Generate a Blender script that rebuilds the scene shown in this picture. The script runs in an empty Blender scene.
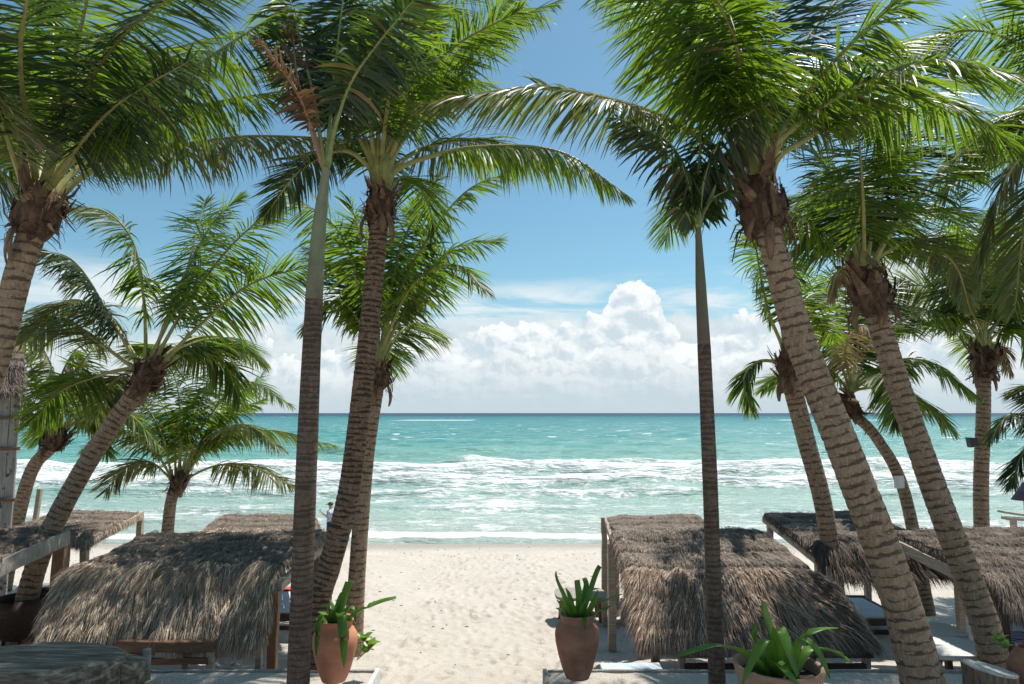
import bpy, bmesh, math, random
import numpy as np
from mathutils import Vector
rad = math.radians
random.seed(7); RNG = np.random.default_rng(11)

# ------------------------------------------------------------------ camera, sky, sun, exposure
scene = bpy.context.scene
COL = scene.collection
F = 24.0 / 36.0 * 1024            # focal length in pixels
PITCH = math.atan((413 - 342) / F)
CAMZ = 5.8
cam_d = bpy.data.cameras.new('camera'); cam_d.lens = 24; cam_d.sensor_width = 36
cam_d.clip_start = 0.1; cam_d.clip_end = 120000
cam = bpy.data.objects.new('camera', cam_d); COL.objects.link(cam)
cam.location = (0, 0, CAMZ); cam.rotation_euler = (math.pi / 2 + PITCH, 0, 0)
scene.camera = cam

SUN_AZ, SUN_EL = 50.0, 64.0        # degrees to the right of the view direction (+Y), above the horizon
SUN_DIR = Vector((math.sin(rad(SUN_AZ)) * math.cos(rad(SUN_EL)), math.cos(rad(SUN_AZ)) * math.cos(rad(SUN_EL)), math.sin(rad(SUN_EL))))
sun_d = bpy.data.lights.new('sun', 'SUN'); sun_d.energy = 5.0; sun_d.angle = rad(0.53); sun_d.color = (1.0, 0.95, 0.87)
sun = bpy.data.objects.new('sun', sun_d); COL.objects.link(sun)
sun.rotation_euler = SUN_DIR.to_track_quat('Z', 'Y').to_euler()

world = bpy.data.worlds.new('World'); scene.world = world; world.use_nodes = True
wn = world.node_tree.nodes; wl = world.node_tree.links; wn.clear()
wo = wn.new('ShaderNodeOutputWorld'); bg = wn.new('ShaderNodeBackground'); bg.inputs[1].default_value = 0.108
sky = wn.new('ShaderNodeTexSky'); sky.sky_type = 'NISHITA'; sky.sun_disc = False
sky.sun_elevation = rad(SUN_EL); sky.sun_rotation = rad(SUN_AZ)
sky.air_density = 1.0; sky.dust_density = 0.9; sky.ozone_density = 1.6; sky.altitude = 0
# thin high cirrus, laid out by direction on the dome
tc = wn.new('ShaderNodeTexCoord'); sep = wn.new('ShaderNodeSeparateXYZ'); wl.new(tc.outputs['Generated'], sep.inputs[0])
def wmath(op, a, b=None, c=None):
    n = wn.new('ShaderNodeMath'); n.operation = op
    for i, v in enumerate((a, b, c)):
        if v is None: continue
        if isinstance(v, (int, float)): n.inputs[i].default_value = v
        else: wl.new(v, n.inputs[i])
    return n.outputs[0]
az = wmath('ARCTAN2', sep.outputs['X'], sep.outputs['Y']); el = wmath('ARCSINE', sep.outputs['Z'])
cmb = wn.new('ShaderNodeCombineXYZ'); wl.new(wmath('MULTIPLY', az, 2.2), cmb.inputs[0])
wl.new(wmath('MULTIPLY', wmath('ADD', el, wmath('MULTIPLY', az, 0.04)), 17.0), cmb.inputs[1])
nz = wn.new('ShaderNodeTexNoise'); nz.inputs['Scale'].default_value = 1.5; nz.inputs['Detail'].default_value = 7; nz.inputs['Roughness'].default_value = .62
nz.inputs['Distortion'].default_value = .6; wl.new(cmb.outputs[0], nz.inputs['Vector'])
def wmr(v, a, b, c, d):
    n = wn.new('ShaderNodeMapRange'); n.interpolation_type = 'SMOOTHSTEP'; wl.new(v, n.inputs['Value'])
    for k, x in zip(('From Min', 'From Max', 'To Min', 'To Max'), (a, b, c, d)): n.inputs[k].default_value = x
    return n.outputs[0]
band = wmath('MULTIPLY', wmr(el, .09, .14, 0, 1), wmr(el, .165, .21, 1, 0))
cir = wmath('MULTIPLY', wmr(nz.outputs[0], .40, .62, 0, .85), band)
def wmix(f, a, b, mode='MIX'):
    n = wn.new('ShaderNodeMixRGB'); n.blend_type = mode
    for k, x in enumerate((f, a, b)):
        if isinstance(x, bpy.types.NodeSocket): wl.new(x, n.inputs[k])
        else: n.inputs[k].default_value = x if k == 0 else (x[0], x[1], x[2], 1)
    return n.outputs[0]
def wvec(x, y):
    n = wn.new('ShaderNodeCombineXYZ'); wl.new(x, n.inputs[0]) ; wl.new(y, n.inputs[1]); return n.outputs[0]
c_sky = wmix(1.0, sky.outputs[0], (.73, 1.0, .96), 'MULTIPLY')
c_sky = wmix(wmr(el, 0.0, .20, .85, 0), c_sky, (4.3, 5.2, 5.7))       # milky marine air at the foot of the sky
c_sky = wmix(cir, c_sky, (6.4, 6.9, 7.1))
AZ0, AZ1 = -.60, .85
def profile(pts):
    """height of the cloud tops by direction, from (picture x, picture y) of the tops"""
    n = wn.new('ShaderNodeFloatCurve'); c = n.mapping.curves[0]
    P = [((math.atan((x - 512) / F) - AZ0) / (AZ1 - AZ0), math.atan((413 - y) / F * math.cos(math.atan((x - 512) / F))) * 3) for x, y in pts]
    while len(c.points) < len(P): c.points.new(.5, .5)
    for q, (a_, b_) in zip(c.points, P): q.location = (a_, b_)
    n.mapping.update(); wl.new(wmr_lin(az, AZ0, AZ1), n.inputs['Value']); return wmath('DIVIDE', n.outputs[0], 3.0)
def wmr_lin(v, a, b):
    n = wn.new('ShaderNodeMapRange'); wl.new(v, n.inputs['Value']); n.inputs['From Min'].default_value = a; n.inputs['From Max'].default_value = b; return n.outputs[0]
def cumulus(c_in, pts, scale, seed, amp, lit, dark, soft=.006, k=1.0):
    top = profile(pts)
    wn1 = wn.new('ShaderNodeTexNoise'); wn1.noise_dimensions = '2D'; wl.new(wvec(az, el), wn1.inputs['Vector']); wn1.inputs['Scale'].default_value = scale * 1.3; wn1.inputs['Detail'].default_value = 4
    w1 = wmath('MULTIPLY', wmath('SUBTRACT', wn1.outputs[0], .5), .55 / scale)
    def height(dx, dy, det=3.0):
        u = wmath('ADD', wmath('ADD', az, w1), seed + dx); v_ = wmath('MULTIPLY', wmath('ADD', wmath('SUBTRACT', el, w1), dy), 1.25)
        vo = wn.new('ShaderNodeTexVoronoi'); vo.voronoi_dimensions = '2D'; vo.feature = 'F1'; vo.normalize = True
        wl.new(wvec(u, v_), vo.inputs['Vector']); vo.inputs['Scale'].default_value = scale; vo.inputs['Detail'].default_value = det; vo.inputs['Roughness'].default_value = .52; vo.inputs['Lacunarity'].default_value = 2.3
        b_ = wn.new('ShaderNodeTexVoronoi'); b_.voronoi_dimensions = '2D'; b_.feature = 'F1'; wl.new(wvec(u, v_), b_.inputs['Vector']); b_.inputs['Scale'].default_value = scale * .42
        return wmath('SUBTRACT', 1.3, wmath('ADD', wmath('MULTIPLY', vo.outputs['Distance'], 1.0), wmath('MULTIPLY', b_.outputs['Distance'], .55)))
    h = height(0.0, 0.0); h2 = height(.20 / scale, .28 / scale, 2.0)
    edge = wmath('SUBTRACT', wmath('ADD', top, wmath('MULTIPLY', wmath('SUBTRACT', h, .62), amp)), el)
    mask = wmr(edge, -soft, soft, 0, 1)
    d = wmath('MULTIPLY', wmath('SUBTRACT', h, h2), 1.5 * k)
    depth = wmr(edge, 0, .07, 0, .22)
    sh = wmath('ADD', wmath('ADD', d, .66), wmath('MULTIPLY', depth, -1.0))
    sh = wmr(sh, .18, .92, 0, 1)
    col = wmix(sh, dark, lit)
    col = wmix(wmr(el, .0, .085, .96, 0), col, (4.3, 5.15, 5.6))      # the foot of the bank sinks into the marine air
    return wmix(mask, c_in, col)
c_sky = cumulus(c_sky, [(120, 340), (200, 332), (250, 322), (300, 338), (350, 330), (400, 318), (440, 322), (500, 330), (560, 325), (600, 318), (640, 320), (700, 318), (760, 322), (830, 300), (900, 262), (960, 235), (1020, 225), (1080, 250), (1200, 320)], 15, 3.1, .045, (6.1, 6.6, 6.8), (4.6, 5.4, 5.85), .012, .8)
c_sky = cumulus(c_sky, [(120, 400), (220, 372), (250, 345), (300, 372), (350, 362), (385, 335), (400, 322), (440, 335), (490, 340), (530, 330), (570, 336), (600, 332), (612, 300), (624, 292), (644, 292), (660, 304), (672, 330), (700, 336), (740, 332), (800, 345), (860, 350), (950, 320), (1030, 330), (1200, 380)], 24, 1.0, .075, (7.3, 7.55, 7.6), (4.7, 5.55, 6.1), .0022, 1.25)
c_sky = cumulus(c_sky, [(120, 412), (250, 385), (330, 392), (400, 368), (450, 372), (520, 358), (580, 366), (640, 350), (700, 372), (760, 362), (860, 380), (960, 372), (1060, 380), (1200, 400)], 30, 5.7, .04, (6.6, 7.0, 7.15), (4.75, 5.5, 5.95), .004, 1.1)
world.cycles.sampling_method = 'MANUAL'; world.cycles.sample_map_resolution = 512
wl.new(c_sky, bg.inputs[0]); wl.new(bg.outputs[0], wo.inputs[0])

scene.view_settings.view_transform = 'Standard'; scene.view_settings.look = 'None'
scene.view_settings.gamma = 1; scene.view_settings.use_curve_mapping = False
scene.view_settings.exposure = 0.31
scene.render.engine = 'CYCLES'
scene.cycles.max_bounces = 7; scene.cycles.transparent_max_bounces = 12
scene.cycles.diffuse_bounces = 4; scene.cycles.transmission_bounces = 4

# ------------------------------------------------------------------ helpers
def at(px, py, Y):
    """the point seen at that pixel, at distance Y in front of the viewpoint"""
    rx = (px - 512) / F; uy = (342 - py) / F
    dx, dy, dz = rx, math.cos(PITCH) - uy * math.sin(PITCH), math.sin(PITCH) + uy * math.cos(PITCH)
    k = Y / dy
    return np.array((dx * k, Y, CAMZ + dz * k))

def hash2(ix, iy, s):
    h = (ix.astype(np.int64) * 374761393 + iy.astype(np.int64) * 668265263 + s * 1442695) & 0x7fffffff
    h = ((h ^ (h >> 13)) * 1274126177) & 0x7fffffff
    return ((h ^ (h >> 16)) & 0xffff) / 65535.0
def vnoise(x, y, s=0):
    x = np.asarray(x, float); y = np.asarray(y, float)
    ix = np.floor(x); iy = np.floor(y); fx = x - ix; fy = y - iy
    fx = fx * fx * (3 - 2 * fx); fy = fy * fy * (3 - 2 * fy)
    a = hash2(ix, iy, s); b = hash2(ix + 1, iy, s); c = hash2(ix, iy + 1, s); d = hash2(ix + 1, iy + 1, s)
    return (a * (1 - fx) + b * fx) * (1 - fy) + (c * (1 - fx) + d * fx) * fy
def fbm(x, y, o=4, s=0):
    t = 0; a = .5
    for i in range(o):
        t = t + a * vnoise(x * 2 ** i + 17.3 * i, y * 2 ** i - 9.1 * i, s + i); a *= .5
    return t

class MB:
    """collects geometry for ONE mesh"""
    def __init__(s): s.v = []; s.n = 0; s.f = []; s.m = []; s.uv = []
    def add(s, verts, faces, mat=0, uv=None):
        verts = np.asarray(verts, float).reshape(-1, 3)
        faces = [np.asarray(faces, np.int64)] if isinstance(faces, np.ndarray) else faces
        for fa in faces:
            fa = np.asarray(fa, np.int64)
            if fa.ndim == 1: fa = fa.reshape(1, -1)
            s.f.append(fa + s.n); s.m.append(np.full(len(fa), mat))
        s.v.append(verts); s.uv.append(np.zeros((len(verts), 2)) if uv is None else np.asarray(uv, float).reshape(-1, 2))
        s.n += len(verts); return s
    def box(s, a, b, mat=0, rot=0.0, jit=0):
        a = np.array(a, float); b = np.array(b, float); c = (a + b) / 2; h = (b - a) / 2
        v = np.array([(x, y, z) for x in (-1, 1) for y in (-1, 1) for z in (-1, 1)], float) * h
        if rot:
            co, si = math.cos(rot), math.sin(rot); v = v @ np.array([[co, si, 0], [-si, co, 0], [0, 0, 1]])
        v += c
        s.add(v, [np.array([(0, 1, 3, 2), (4, 6, 7, 5), (0, 4, 5, 1), (2, 3, 7, 6), (0, 2, 6, 4), (1, 5, 7, 3)])], mat); return s
    def beam(s, p, q, w, h, mat=0):
        """rectangular timber from p to q"""
        p = np.array(p, float); q = np.array(q, float); t = q - p; L = np.linalg.norm(t); t /= L
        up = np.array((0, 0, 1.)) if abs(t[2]) < .9 else np.array((0, 1., 0))
        sd = np.cross(t, up); sd /= np.linalg.norm(sd); up = np.cross(sd, t)
        n = max(2, int(L / .25)); vs = []; wob = RNG.normal(0, .004, (n + 1, 2))
        for i in range(n + 1):
            c = p + t * L * i / n + sd * wob[i, 0] + up * wob[i, 1]
            e = .12
            for (a, b) in ((-1, -1 + e), (-1 + e, -1), (1 - e, -1), (1, -1 + e), (1, 1 - e), (1 - e, 1), (-1 + e, 1), (-1, 1 - e)):
                vs.append(c + sd * a * w / 2 + up * b * h / 2)
        fs = [(i * 8 + k, i * 8 + (k + 1) % 8, (i + 1) * 8 + (k + 1) % 8, (i + 1) * 8 + k) for i in range(n) for k in range(8)]
        s.add(vs, [np.array(fs), np.array([list(range(7, -1, -1))]), np.array([[n * 8 + k for k in range(8)]])], mat); return s
    def tube(s, pts, rads, sides=8, mat=0, cap=True, flat=1.0, vscale=1.0, rfun=None):
        pts = np.array(pts, float); n = len(pts); rads = np.broadcast_to(np.array(rads, float), (n,))
        tan = np.gradient(pts, axis=0); tan /= np.linalg.norm(tan, axis=1)[:, None] + 1e-9
        ref = np.array((0, -1., .15)) if abs(tan[0] @ np.array((0, -1, 0))) < .9 else np.array((1., 0, 0))
        a = np.cross(tan, ref); a /= np.linalg.norm(a, axis=1)[:, None] + 1e-9; b = np.cross(tan, a)
        ang = np.arange(sides) / sides * 2 * np.pi
        L = np.concatenate([[0], np.cumsum(np.linalg.norm(np.diff(pts, axis=0), axis=1))])
        rr = rads[:, None] * np.ones(sides)
        if rfun is not None: rr = rfun(rr, L[:, None], ang[None, :])
        v = pts[:, None] + (a[:, None] * np.cos(ang)[None, :, None] * flat + b[:, None] * np.sin(ang)[None, :, None]) * rr[..., None]
        uv = np.stack([np.broadcast_to(ang / (2 * np.pi), (n, sides)), np.broadcast_to(L[:, None] * vscale, (n, sides))], -1)
        i = np.arange(n - 1)[:, None] * sides; k = np.arange(sides)[None, :]; k2 = (k + 1) % sides
        f = np.stack([i + k, i + k2, i + sides + k2, i + sides + k], -1).reshape(-1, 4)
        fl = [f]
        if cap: fl += [np.array([list(range(sides))])[:, ::-1], np.array([list(range((n - 1) * sides, n * sides))])]
        s.add(v.reshape(-1, 3), fl, mat, uv.reshape(-1, 2)); return s
    def lathe(s, prof, c, sides=40, mat=0, wob=0):
        v = []; 
        for (r, z) in prof:
            for k in range(sides):
                an = 2 * math.pi * k / sides; rr = r * (1 + wob * math.sin(an * 2 + z * 5))
                v.append((c[0] + rr * math.cos(an), c[1] + rr * math.sin(an), c[2] + z))
        n = len(prof)
        f = [(i * sides + k, i * sides + (k + 1) % sides, (i + 1) * sides + (k + 1) % sides, (i + 1) * sides + k) for i in range(n - 1) for k in range(sides)]
        s.add(v, [np.array(f)], mat); return s
    def build(s, name, mats, parent=None, smooth=False, origin=None):
        me = bpy.data.meshes.new(name)
        v = np.concatenate(s.v)
        if parent is not None: v = v - np.array(world_loc(parent))
        elif origin is not None: v = v - np.array(origin)
        me.vertices.add(len(v)); me.vertices.foreach_set('co', v.astype(np.float32).ravel())
        sizes = np.concatenate([np.full(len(f), f.shape[1]) for f in s.f]); idx = np.concatenate([f.ravel() for f in s.f])
        me.loops.add(len(idx)); me.loops.foreach_set('vertex_index', idx.astype(np.int32))
        me.polygons.add(len(sizes)); st = np.concatenate([[0], np.cumsum(sizes)[:-1]])
        me.polygons.foreach_set('loop_start', st.astype(np.int32))
        mats = mats if isinstance(mats, (list, tuple)) else [mats]
        for m in mats: me.materials.append(m)
        me.polygons.foreach_set('material_index', np.concatenate(s.m).astype(np.int32))
        uvl = me.uv_layers.new(name='UVMap'); uvl.data.foreach_set('uv', np.concatenate(s.uv)[idx].astype(np.float32).ravel())
        me.update(calc_edges=True); me.validate()
        me.polygons.foreach_set('use_smooth', np.full(len(me.polygons), bool(smooth)))
        o = bpy.data.objects.new(name, me); COL.objects.link(o)
        if parent is not None: o.parent = parent
        elif origin is not None: o.location = origin
        return o
def world_loc(o):
    l = Vector(o.location); p = o.parent
    while p is not None: l = l + Vector(p.location); p = p.parent
    return l
def tag(o, label, cat, group=None, kind=None):
    if label: o['label'] = label
    if cat: o['category'] = cat
    if group: o['group'] = group
    if kind: o['kind'] = kind
    return o
def thing(name, label, cat, loc=(0, 0, 0), group=None):
    o = bpy.data.objects.new(name, None); COL.objects.link(o); o.location = [float(a) for a in loc]; o.empty_display_size = .3
    return tag(o, label, cat, group)

# ------------------------------------------------------------------ materials
class Mat:
    def __init__(s, name):
        s.m = bpy.data.materials.new(name); s.m.use_nodes = True; s.t = s.m.node_tree; s.n = s.t.nodes; s.l = s.t.links
        s.b = s.n['Principled BSDF']; s.out = s.n['Material Output']; s._g = None
        s.b.inputs['Specular IOR Level'].default_value = .35
    def set(s, node, key, v):
        inp = node.inputs[key]
        if isinstance(v, bpy.types.NodeSocket): s.l.new(v, inp)
        else: inp.default_value = v
    def math(s, op, a, b=0.0, clamp=False):
        n = s.n.new('ShaderNodeMath'); n.operation = op; n.use_clamp = clamp; s.set(n, 0, a); s.set(n, 1, b); return n.outputs[0]
    def co(s, kind='Object', scale=(1, 1, 1)):
        if kind == 'Position': src = s.n.new('ShaderNodeNewGeometry').outputs['Position']
        else: src = s.n.new('ShaderNodeTexCoord').outputs[kind]
        m = s.n.new('ShaderNodeMapping'); s.l.new(src, m.inputs[0]); m.inputs['Scale'].default_value = scale; return m.outputs[0]
    def noise(s, vec, scale, detail=4, rough=.55, dist=0):
        n = s.n.new('ShaderNodeTexNoise'); s.l.new(vec, n.inputs['Vector'])
        s.set(n, 'Scale', scale); s.set(n, 'Detail', detail); s.set(n, 'Roughness', rough); s.set(n, 'Distortion', dist); return n.outputs[0]
    def ramp(s, fac, stops):
        n = s.n.new('ShaderNodeValToRGB'); s.l.new(fac, n.inputs[0]); e = n.color_ramp.elements
        while len(e) < len(stops): e.new(.5)
        for x, (p, c) in zip(e, stops): x.position = p; x.color = (c[0], c[1], c[2], 1) if not isinstance(c, float) else (c, c, c, 1)
        return n.outputs[0]
    def mr(s, v, a, b, c=0.0, d=1.0, smooth=True):
        n = s.n.new('ShaderNodeMapRange'); n.interpolation_type = 'SMOOTHSTEP' if smooth else 'LINEAR'; s.set(n, 'Value', v)
        for k, x in zip(('From Min', 'From Max', 'To Min', 'To Max'), (a, b, c, d)): s.set(n, k, x)
        return n.outputs[0]
    def mix(s, fac, a, b, mode='MIX'):
        n = s.n.new('ShaderNodeMixRGB'); n.blend_type = mode; s.set(n, 0, fac)
        for k, x in ((1, a), (2, b)):
            s.set(n, k, x if isinstance(x, bpy.types.NodeSocket) else (x[0], x[1], x[2], 1))
        return n.outputs[0]
    def island(s): return s.n.new('ShaderNodeNewGeometry').outputs['Random Per Island']
    def bump(s, h, strength=.5, dist=.02):
        n = s.n.new('ShaderNodeBump'); s.set(n, 'Height', h); n.inputs['Strength'].default_value = strength; n.inputs['Distance'].default_value = dist
        s.l.new(n.outputs[0], s.b.inputs['Normal']); return n.outputs[0]
    def col(s, c): s.set(s.b, 'Base Color', c if isinstance(c, bpy.types.NodeSocket) else (c[0], c[1], c[2], 1))
    def rough(s, r): s.set(s.b, 'Roughness', r)

def leaf_mat(name, c1, c2, ctrans, tw=.45, rough=.42, brown=None):
    M = Mat(name); isl = M.island()
    vec = M.co('Object'); n = M.noise(vec, 1.7, 3)
    base = M.mix(isl, c1, c2); base = M.mix(M.mr(n, .35, .7), base, [x * .65 for x in c1])
    if brown is not None:
        b = M.math('GREATER_THAN', M.math('FRACT', M.math('MULTIPLY', isl, 37.7)), 1 - brown)
        uv = M.n.new('ShaderNodeSeparateXYZ'); M.l.new(M.co('UV'), uv.inputs[0])
        tip = M.mr(uv.outputs[1], .72, 1.0, 0.0, .8)
        tip = M.math('MULTIPLY', tip, M.math('GREATER_THAN', M.math('FRACT', M.math('MULTIPLY', isl, 91.3)), .45))
        base = M.mix(M.math('MAXIMUM', b, tip), base, (.19, .135, .05))
    M.col(base); M.rough(rough); M.b.inputs['Specular IOR Level'].default_value = .38
    tr = M.n.new('ShaderNodeBsdfTranslucent'); tcol = M.mix(isl, ctrans, [x * .6 for x in ctrans])
    M.l.new(tcol, tr.inputs[0])
    ms = M.n.new('ShaderNodeMixShader'); ms.inputs[0].default_value = tw
    M.l.new(M.b.outputs[0], ms.inputs[1]); M.l.new(tr.outputs[0], ms.inputs[2]); M.l.new(ms.outputs[0], M.out.inputs[0])
    return M.m
MT = {}
MT['leaf'] = leaf_mat('palm_leaf', (.028, .058, .013), (.052, .092, .018), (.30, .48, .025), .46, .44, .07)
MT['leaf_pale'] = leaf_mat('palm_leaf_pale', (.065, .095, .035), (.13, .15, .065), (.28, .36, .05), .34, .42, .18)
MT['leaf_dark'] = leaf_mat('palm_leaf_dark', (.020, .042, .020), (.036, .065, .024), (.11, .21, .02), .28, .42, .04)
MT['leaf_dead'] = leaf_mat('dry_palm_leaf', (.26, .18, .09), (.36, .27, .15), (.40, .28, .12), .3, .7)
MT['leaf_red'] = leaf_mat('palm_leaf_reddish', (.16, .07, .04), (.10, .10, .04), (.22, .12, .05), .3, .5)
MT['strap'] = leaf_mat('strap_leaf', (.11, .25, .035), (.20, .36, .06), (.36, .60, .07), .36, .34)
def simple(name, c1, c2, scale=6, rough=.7, bump=0, stretch=(1, 1, 1), detail=5, bd=.01):
    M = Mat(name); n = M.noise(M.co('Object', stretch), scale, detail); M.col(M.ramp(n, [(.3, c1), (.7, c2)])); M.rough(rough)
    if bump: M.bump(n, bump, bd)
    return M.m
MT['petiole'] = simple('palm_petiole', (.20, .21, .06), (.34, .31, .12), 9, .5)
MT['petiole_red'] = simple('palm_petiole_reddish', (.26, .12, .07), (.30, .20, .10), 9, .55)
MT['petiole_green'] = simple('palm_petiole_green', (.17, .22, .07), (.27, .28, .10), 9, .5)
MT['husk'] = simple('fibre_sheath', (.035, .020, .013), (.15, .09, .058), 14, .95, .9, (1, 1, .25))
MT['boot'] = simple('frond_boot', (.08, .045, .028), (.25, .16, .095), 10, .85, .5, (1, 1, .3))
MT['wood'] = simple('weathered_grey_timber', (.20, .18, .155), (.36, .33, .29), 5, .8, .5, (6, 6, 1))
MT['woodbeam'] = simple('weathered_timber_beam', (.22, .18, .14), (.42, .36, .29), 5, .8, .4, (1.2, 1.2, 8))
MT['woodbrown'] = simple('brown_timber', (.12, .062, .034), (.26, .145, .08), 6, .7, .4, (8, 8, 1))
MT['woodmid'] = simple('mid_brown_timber', (.075, .042, .026), (.17, .10, .06), 7, .65, .3, (1, 6, 6))
MT['wooddark'] = simple('dark_stained_timber', (.035, .02, .014), (.085, .045, .028), 7, .6, .3, (1, 6, 6))
MT['whitewood'] = simple('whitewashed_boards', (.50, .50, .49), (.68, .67, .64), 5, .7, .3, (1, 8, 1))
MT['cushion'] = simple('pale_blue_canvas', (.42, .48, .54), (.52, .57, .62), 3, .9)
MT['darkplastic'] = simple('dark_plastic', (.015, .017, .02), (.03, .03, .035), 3, .5)
MT['soil'] = simple('potting_soil', (.02, .013, .01), (.06, .04, .03), 30, .95, 1)

def bark(name, ring, c_lo, c_hi, dark, amt=.8, wid=.30):
    M = Mat(name); sx = M.n.new('ShaderNodeSeparateXYZ'); M.l.new(M.co('UV'), sx.inputs[0])
    ob = M.co('Object', (1, 1, 1)); n1 = M.noise(ob, 3.5, 3); n2 = M.noise(ob, 16, 5, .65); n3 = M.noise(M.co('Object', (1, 1, .35)), 45, 4)
    v = M.math('ADD', M.math('MULTIPLY', sx.outputs[1], ring), M.math('MULTIPLY', n1, 1.0)); v = M.math('ADD', v, M.math('MULTIPLY', n2, .45))
    fr = M.math('FRACT', v)
    wn_ = M.mr(M.noise(M.co('Object', (1, 1, 2.6)), 5.5, 5, .62), .34, .66, 0, wid * 1.5)
    k = M.math('MULTIPLY', M.math('MULTIPLY', M.mr(M.math('SUBTRACT', wn_, fr), -.04, .16), M.mr(fr, 0, .09)), amt)
    base = M.ramp(n2, [(.25, c_lo), (.75, c_hi)]); base = M.mix(M.mr(n3, .35, .7, 0, .45), base, [x * .45 for x in c_lo])
    base = M.mix(M.mr(M.noise(ob, 1.3, 2), .45, .7, 0, .25), base, (.28, .225, .165))
    M.col(M.mix(k, base, dark)); M.rough(.9)
    h = M.math('SUBTRACT', M.math('ADD', M.math('MULTIPLY', n3, .35), M.math('MULTIPLY', fr, .35)), M.math('MULTIPLY', k, .8))
    M.bump(h, .8, .018); return M.m
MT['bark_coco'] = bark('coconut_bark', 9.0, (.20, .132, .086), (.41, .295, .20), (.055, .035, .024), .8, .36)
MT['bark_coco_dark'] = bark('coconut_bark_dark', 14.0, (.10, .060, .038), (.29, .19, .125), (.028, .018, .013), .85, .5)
MT['bark_ring'] = bark('ringed_bark', 17.0, (.085, .056, .040), (.17, .12, .088), (.035, .023, .018), .6, .5)
def shaft_m(name, c1, c2, z0):
    M = Mat(name); uv = M.n.new('ShaderNodeSeparateXYZ'); M.l.new(M.co('UV'), uv.inputs[0]); n = M.noise(M.co('Object', (1, 1, .3)), 9, 5); n2 = M.noise(M.co('Object', (1, 1, 3)), 12, 4)
    base = M.ramp(n, [(.3, c1), (.72, c2)]); old = M.mr(M.math('ADD', uv.outputs[1], M.math('MULTIPLY', n2, .5)), z0 + .9, z0 - .1, 0, .85)
    M.col(M.mix(old, base, (.12, .085, .06))); M.rough(.65); M.bump(n2, .3, .01); return M.m
MT['shaft'] = shaft_m('green_crownshaft', (.12, .14, .075), (.24, .25, .15), .05)
MT['shaft_olive'] = shaft_m('olive_crownshaft', (.085, .085, .045), (.16, .15, .085), .25)

# thatch
def thatch_mat(name, stops, mossy=.5):
    M = Mat(name); isl = M.island(); vec = M.co('Object'); n = M.noise(vec, 2.3, 4); n2 = M.noise(vec, 40, 2)
    base = M.ramp(isl, stops); base = M.mix(M.mr(n, .4, .65, 0, mossy), base, (.10, .085, .075))
    base = M.mix(M.mr(n2, .35, .65, 0, .35), base, (.06, .045, .035)); M.col(base); M.rough(.85); return M.m
MT['thatch'] = thatch_mat('palm_thatch', [(0, (.12, .08, .055)), (.35, (.34, .255, .18)), (.7, (.58, .46, .34)), (1, (.76, .64, .50))], .25)
MT['thatch_grey'] = thatch_mat('palm_thatch_grey', [(0, (.12, .092, .072)), (.4, (.24, .19, .15)), (.8, (.38, .31, .245)), (1, (.52, .44, .36))], .35)
MT['thatch_dark'] = thatch_mat('palm_thatch_weathered', [(0, (.06, .045, .036)), (.5, (.16, .12, .095)), (1, (.32, .25, .20))], .5)
MT['thatch_red'] = thatch_mat('palm_thatch_reddish', [(0, (.10, .055, .038)), (.35, (.29, .19, .135)), (.7, (.50, .37, .275)), (1, (.68, .55, .43))], .22)

# terracotta
def terracotta(name, c1, c2):
    M = Mat(name); v = M.co('Object'); n = M.noise(v, 5, 5, .6); n2 = M.noise(v, 55, 3); n3 = M.noise(M.co('Object', (1, 1, 7)), 3, 3)
    base = M.ramp(n, [(.3, c1), (.7, c2)]); base = M.mix(M.mr(n3, .5, .75, 0, .3), base, [x * .62 for x in c1])
    base = M.mix(M.mr(M.noise(v, 2.2, 5, .7), .56, .7, 0, .35), base, (.46, .36, .28))
    M.col(base); M.rough(.8); M.bump(M.math('ADD', n2, M.math('MULTIPLY', n3, 2)), .25, .006); return M.m
MT['terra'] = terracotta('terracotta', (.42, .16, .085), (.56, .24, .14))
MT['terra_dark'] = terracotta('terracotta_brown', (.20, .085, .05), (.34, .17, .11))
MT['terra_pale'] = terracotta('terracotta_pale', (.30, .17, .11), (.42, .26, .18))

# end-grain / slab timber
M = Mat('driftwood_slab'); v = M.co('Object', (.7, 7, 7)); n = M.noise(v, 2.0, 6, .68, .5)
M.col(M.ramp(n, [(.3, (.04, .028, .02)), (.48, (.17, .125, .088)), (.68, (.50, .41, .30))])); M.rough(.7); M.bump(n, .7, .02); MT['slab'] = M.m
M = Mat('stump_bark'); n = M.noise(M.co('Object', (6, 6, .8)), 5, 6, .6); M.col(M.ramp(n, [(.3, (.06, .04, .03)), (.7, (.25, .19, .14))])); M.rough(.9); M.bump(n, 1, .02); MT['stump'] = M.m
M = Mat('stump_end_grain'); w = M.n.new('ShaderNodeTexWave'); w.wave_type = 'RINGS'; w.rings_direction = 'Z'; M.l.new(M.co('Object'), w.inputs[0]); w.inputs['Scale'].default_value = 12; w.inputs['Distortion'].default_value = 3
M.col(M.ramp(w.outputs[1], [(.2, (.30, .28, .25)), (.8, (.47, .45, .41))])); M.rough(.7); MT['endgrain'] = M.m

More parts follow.
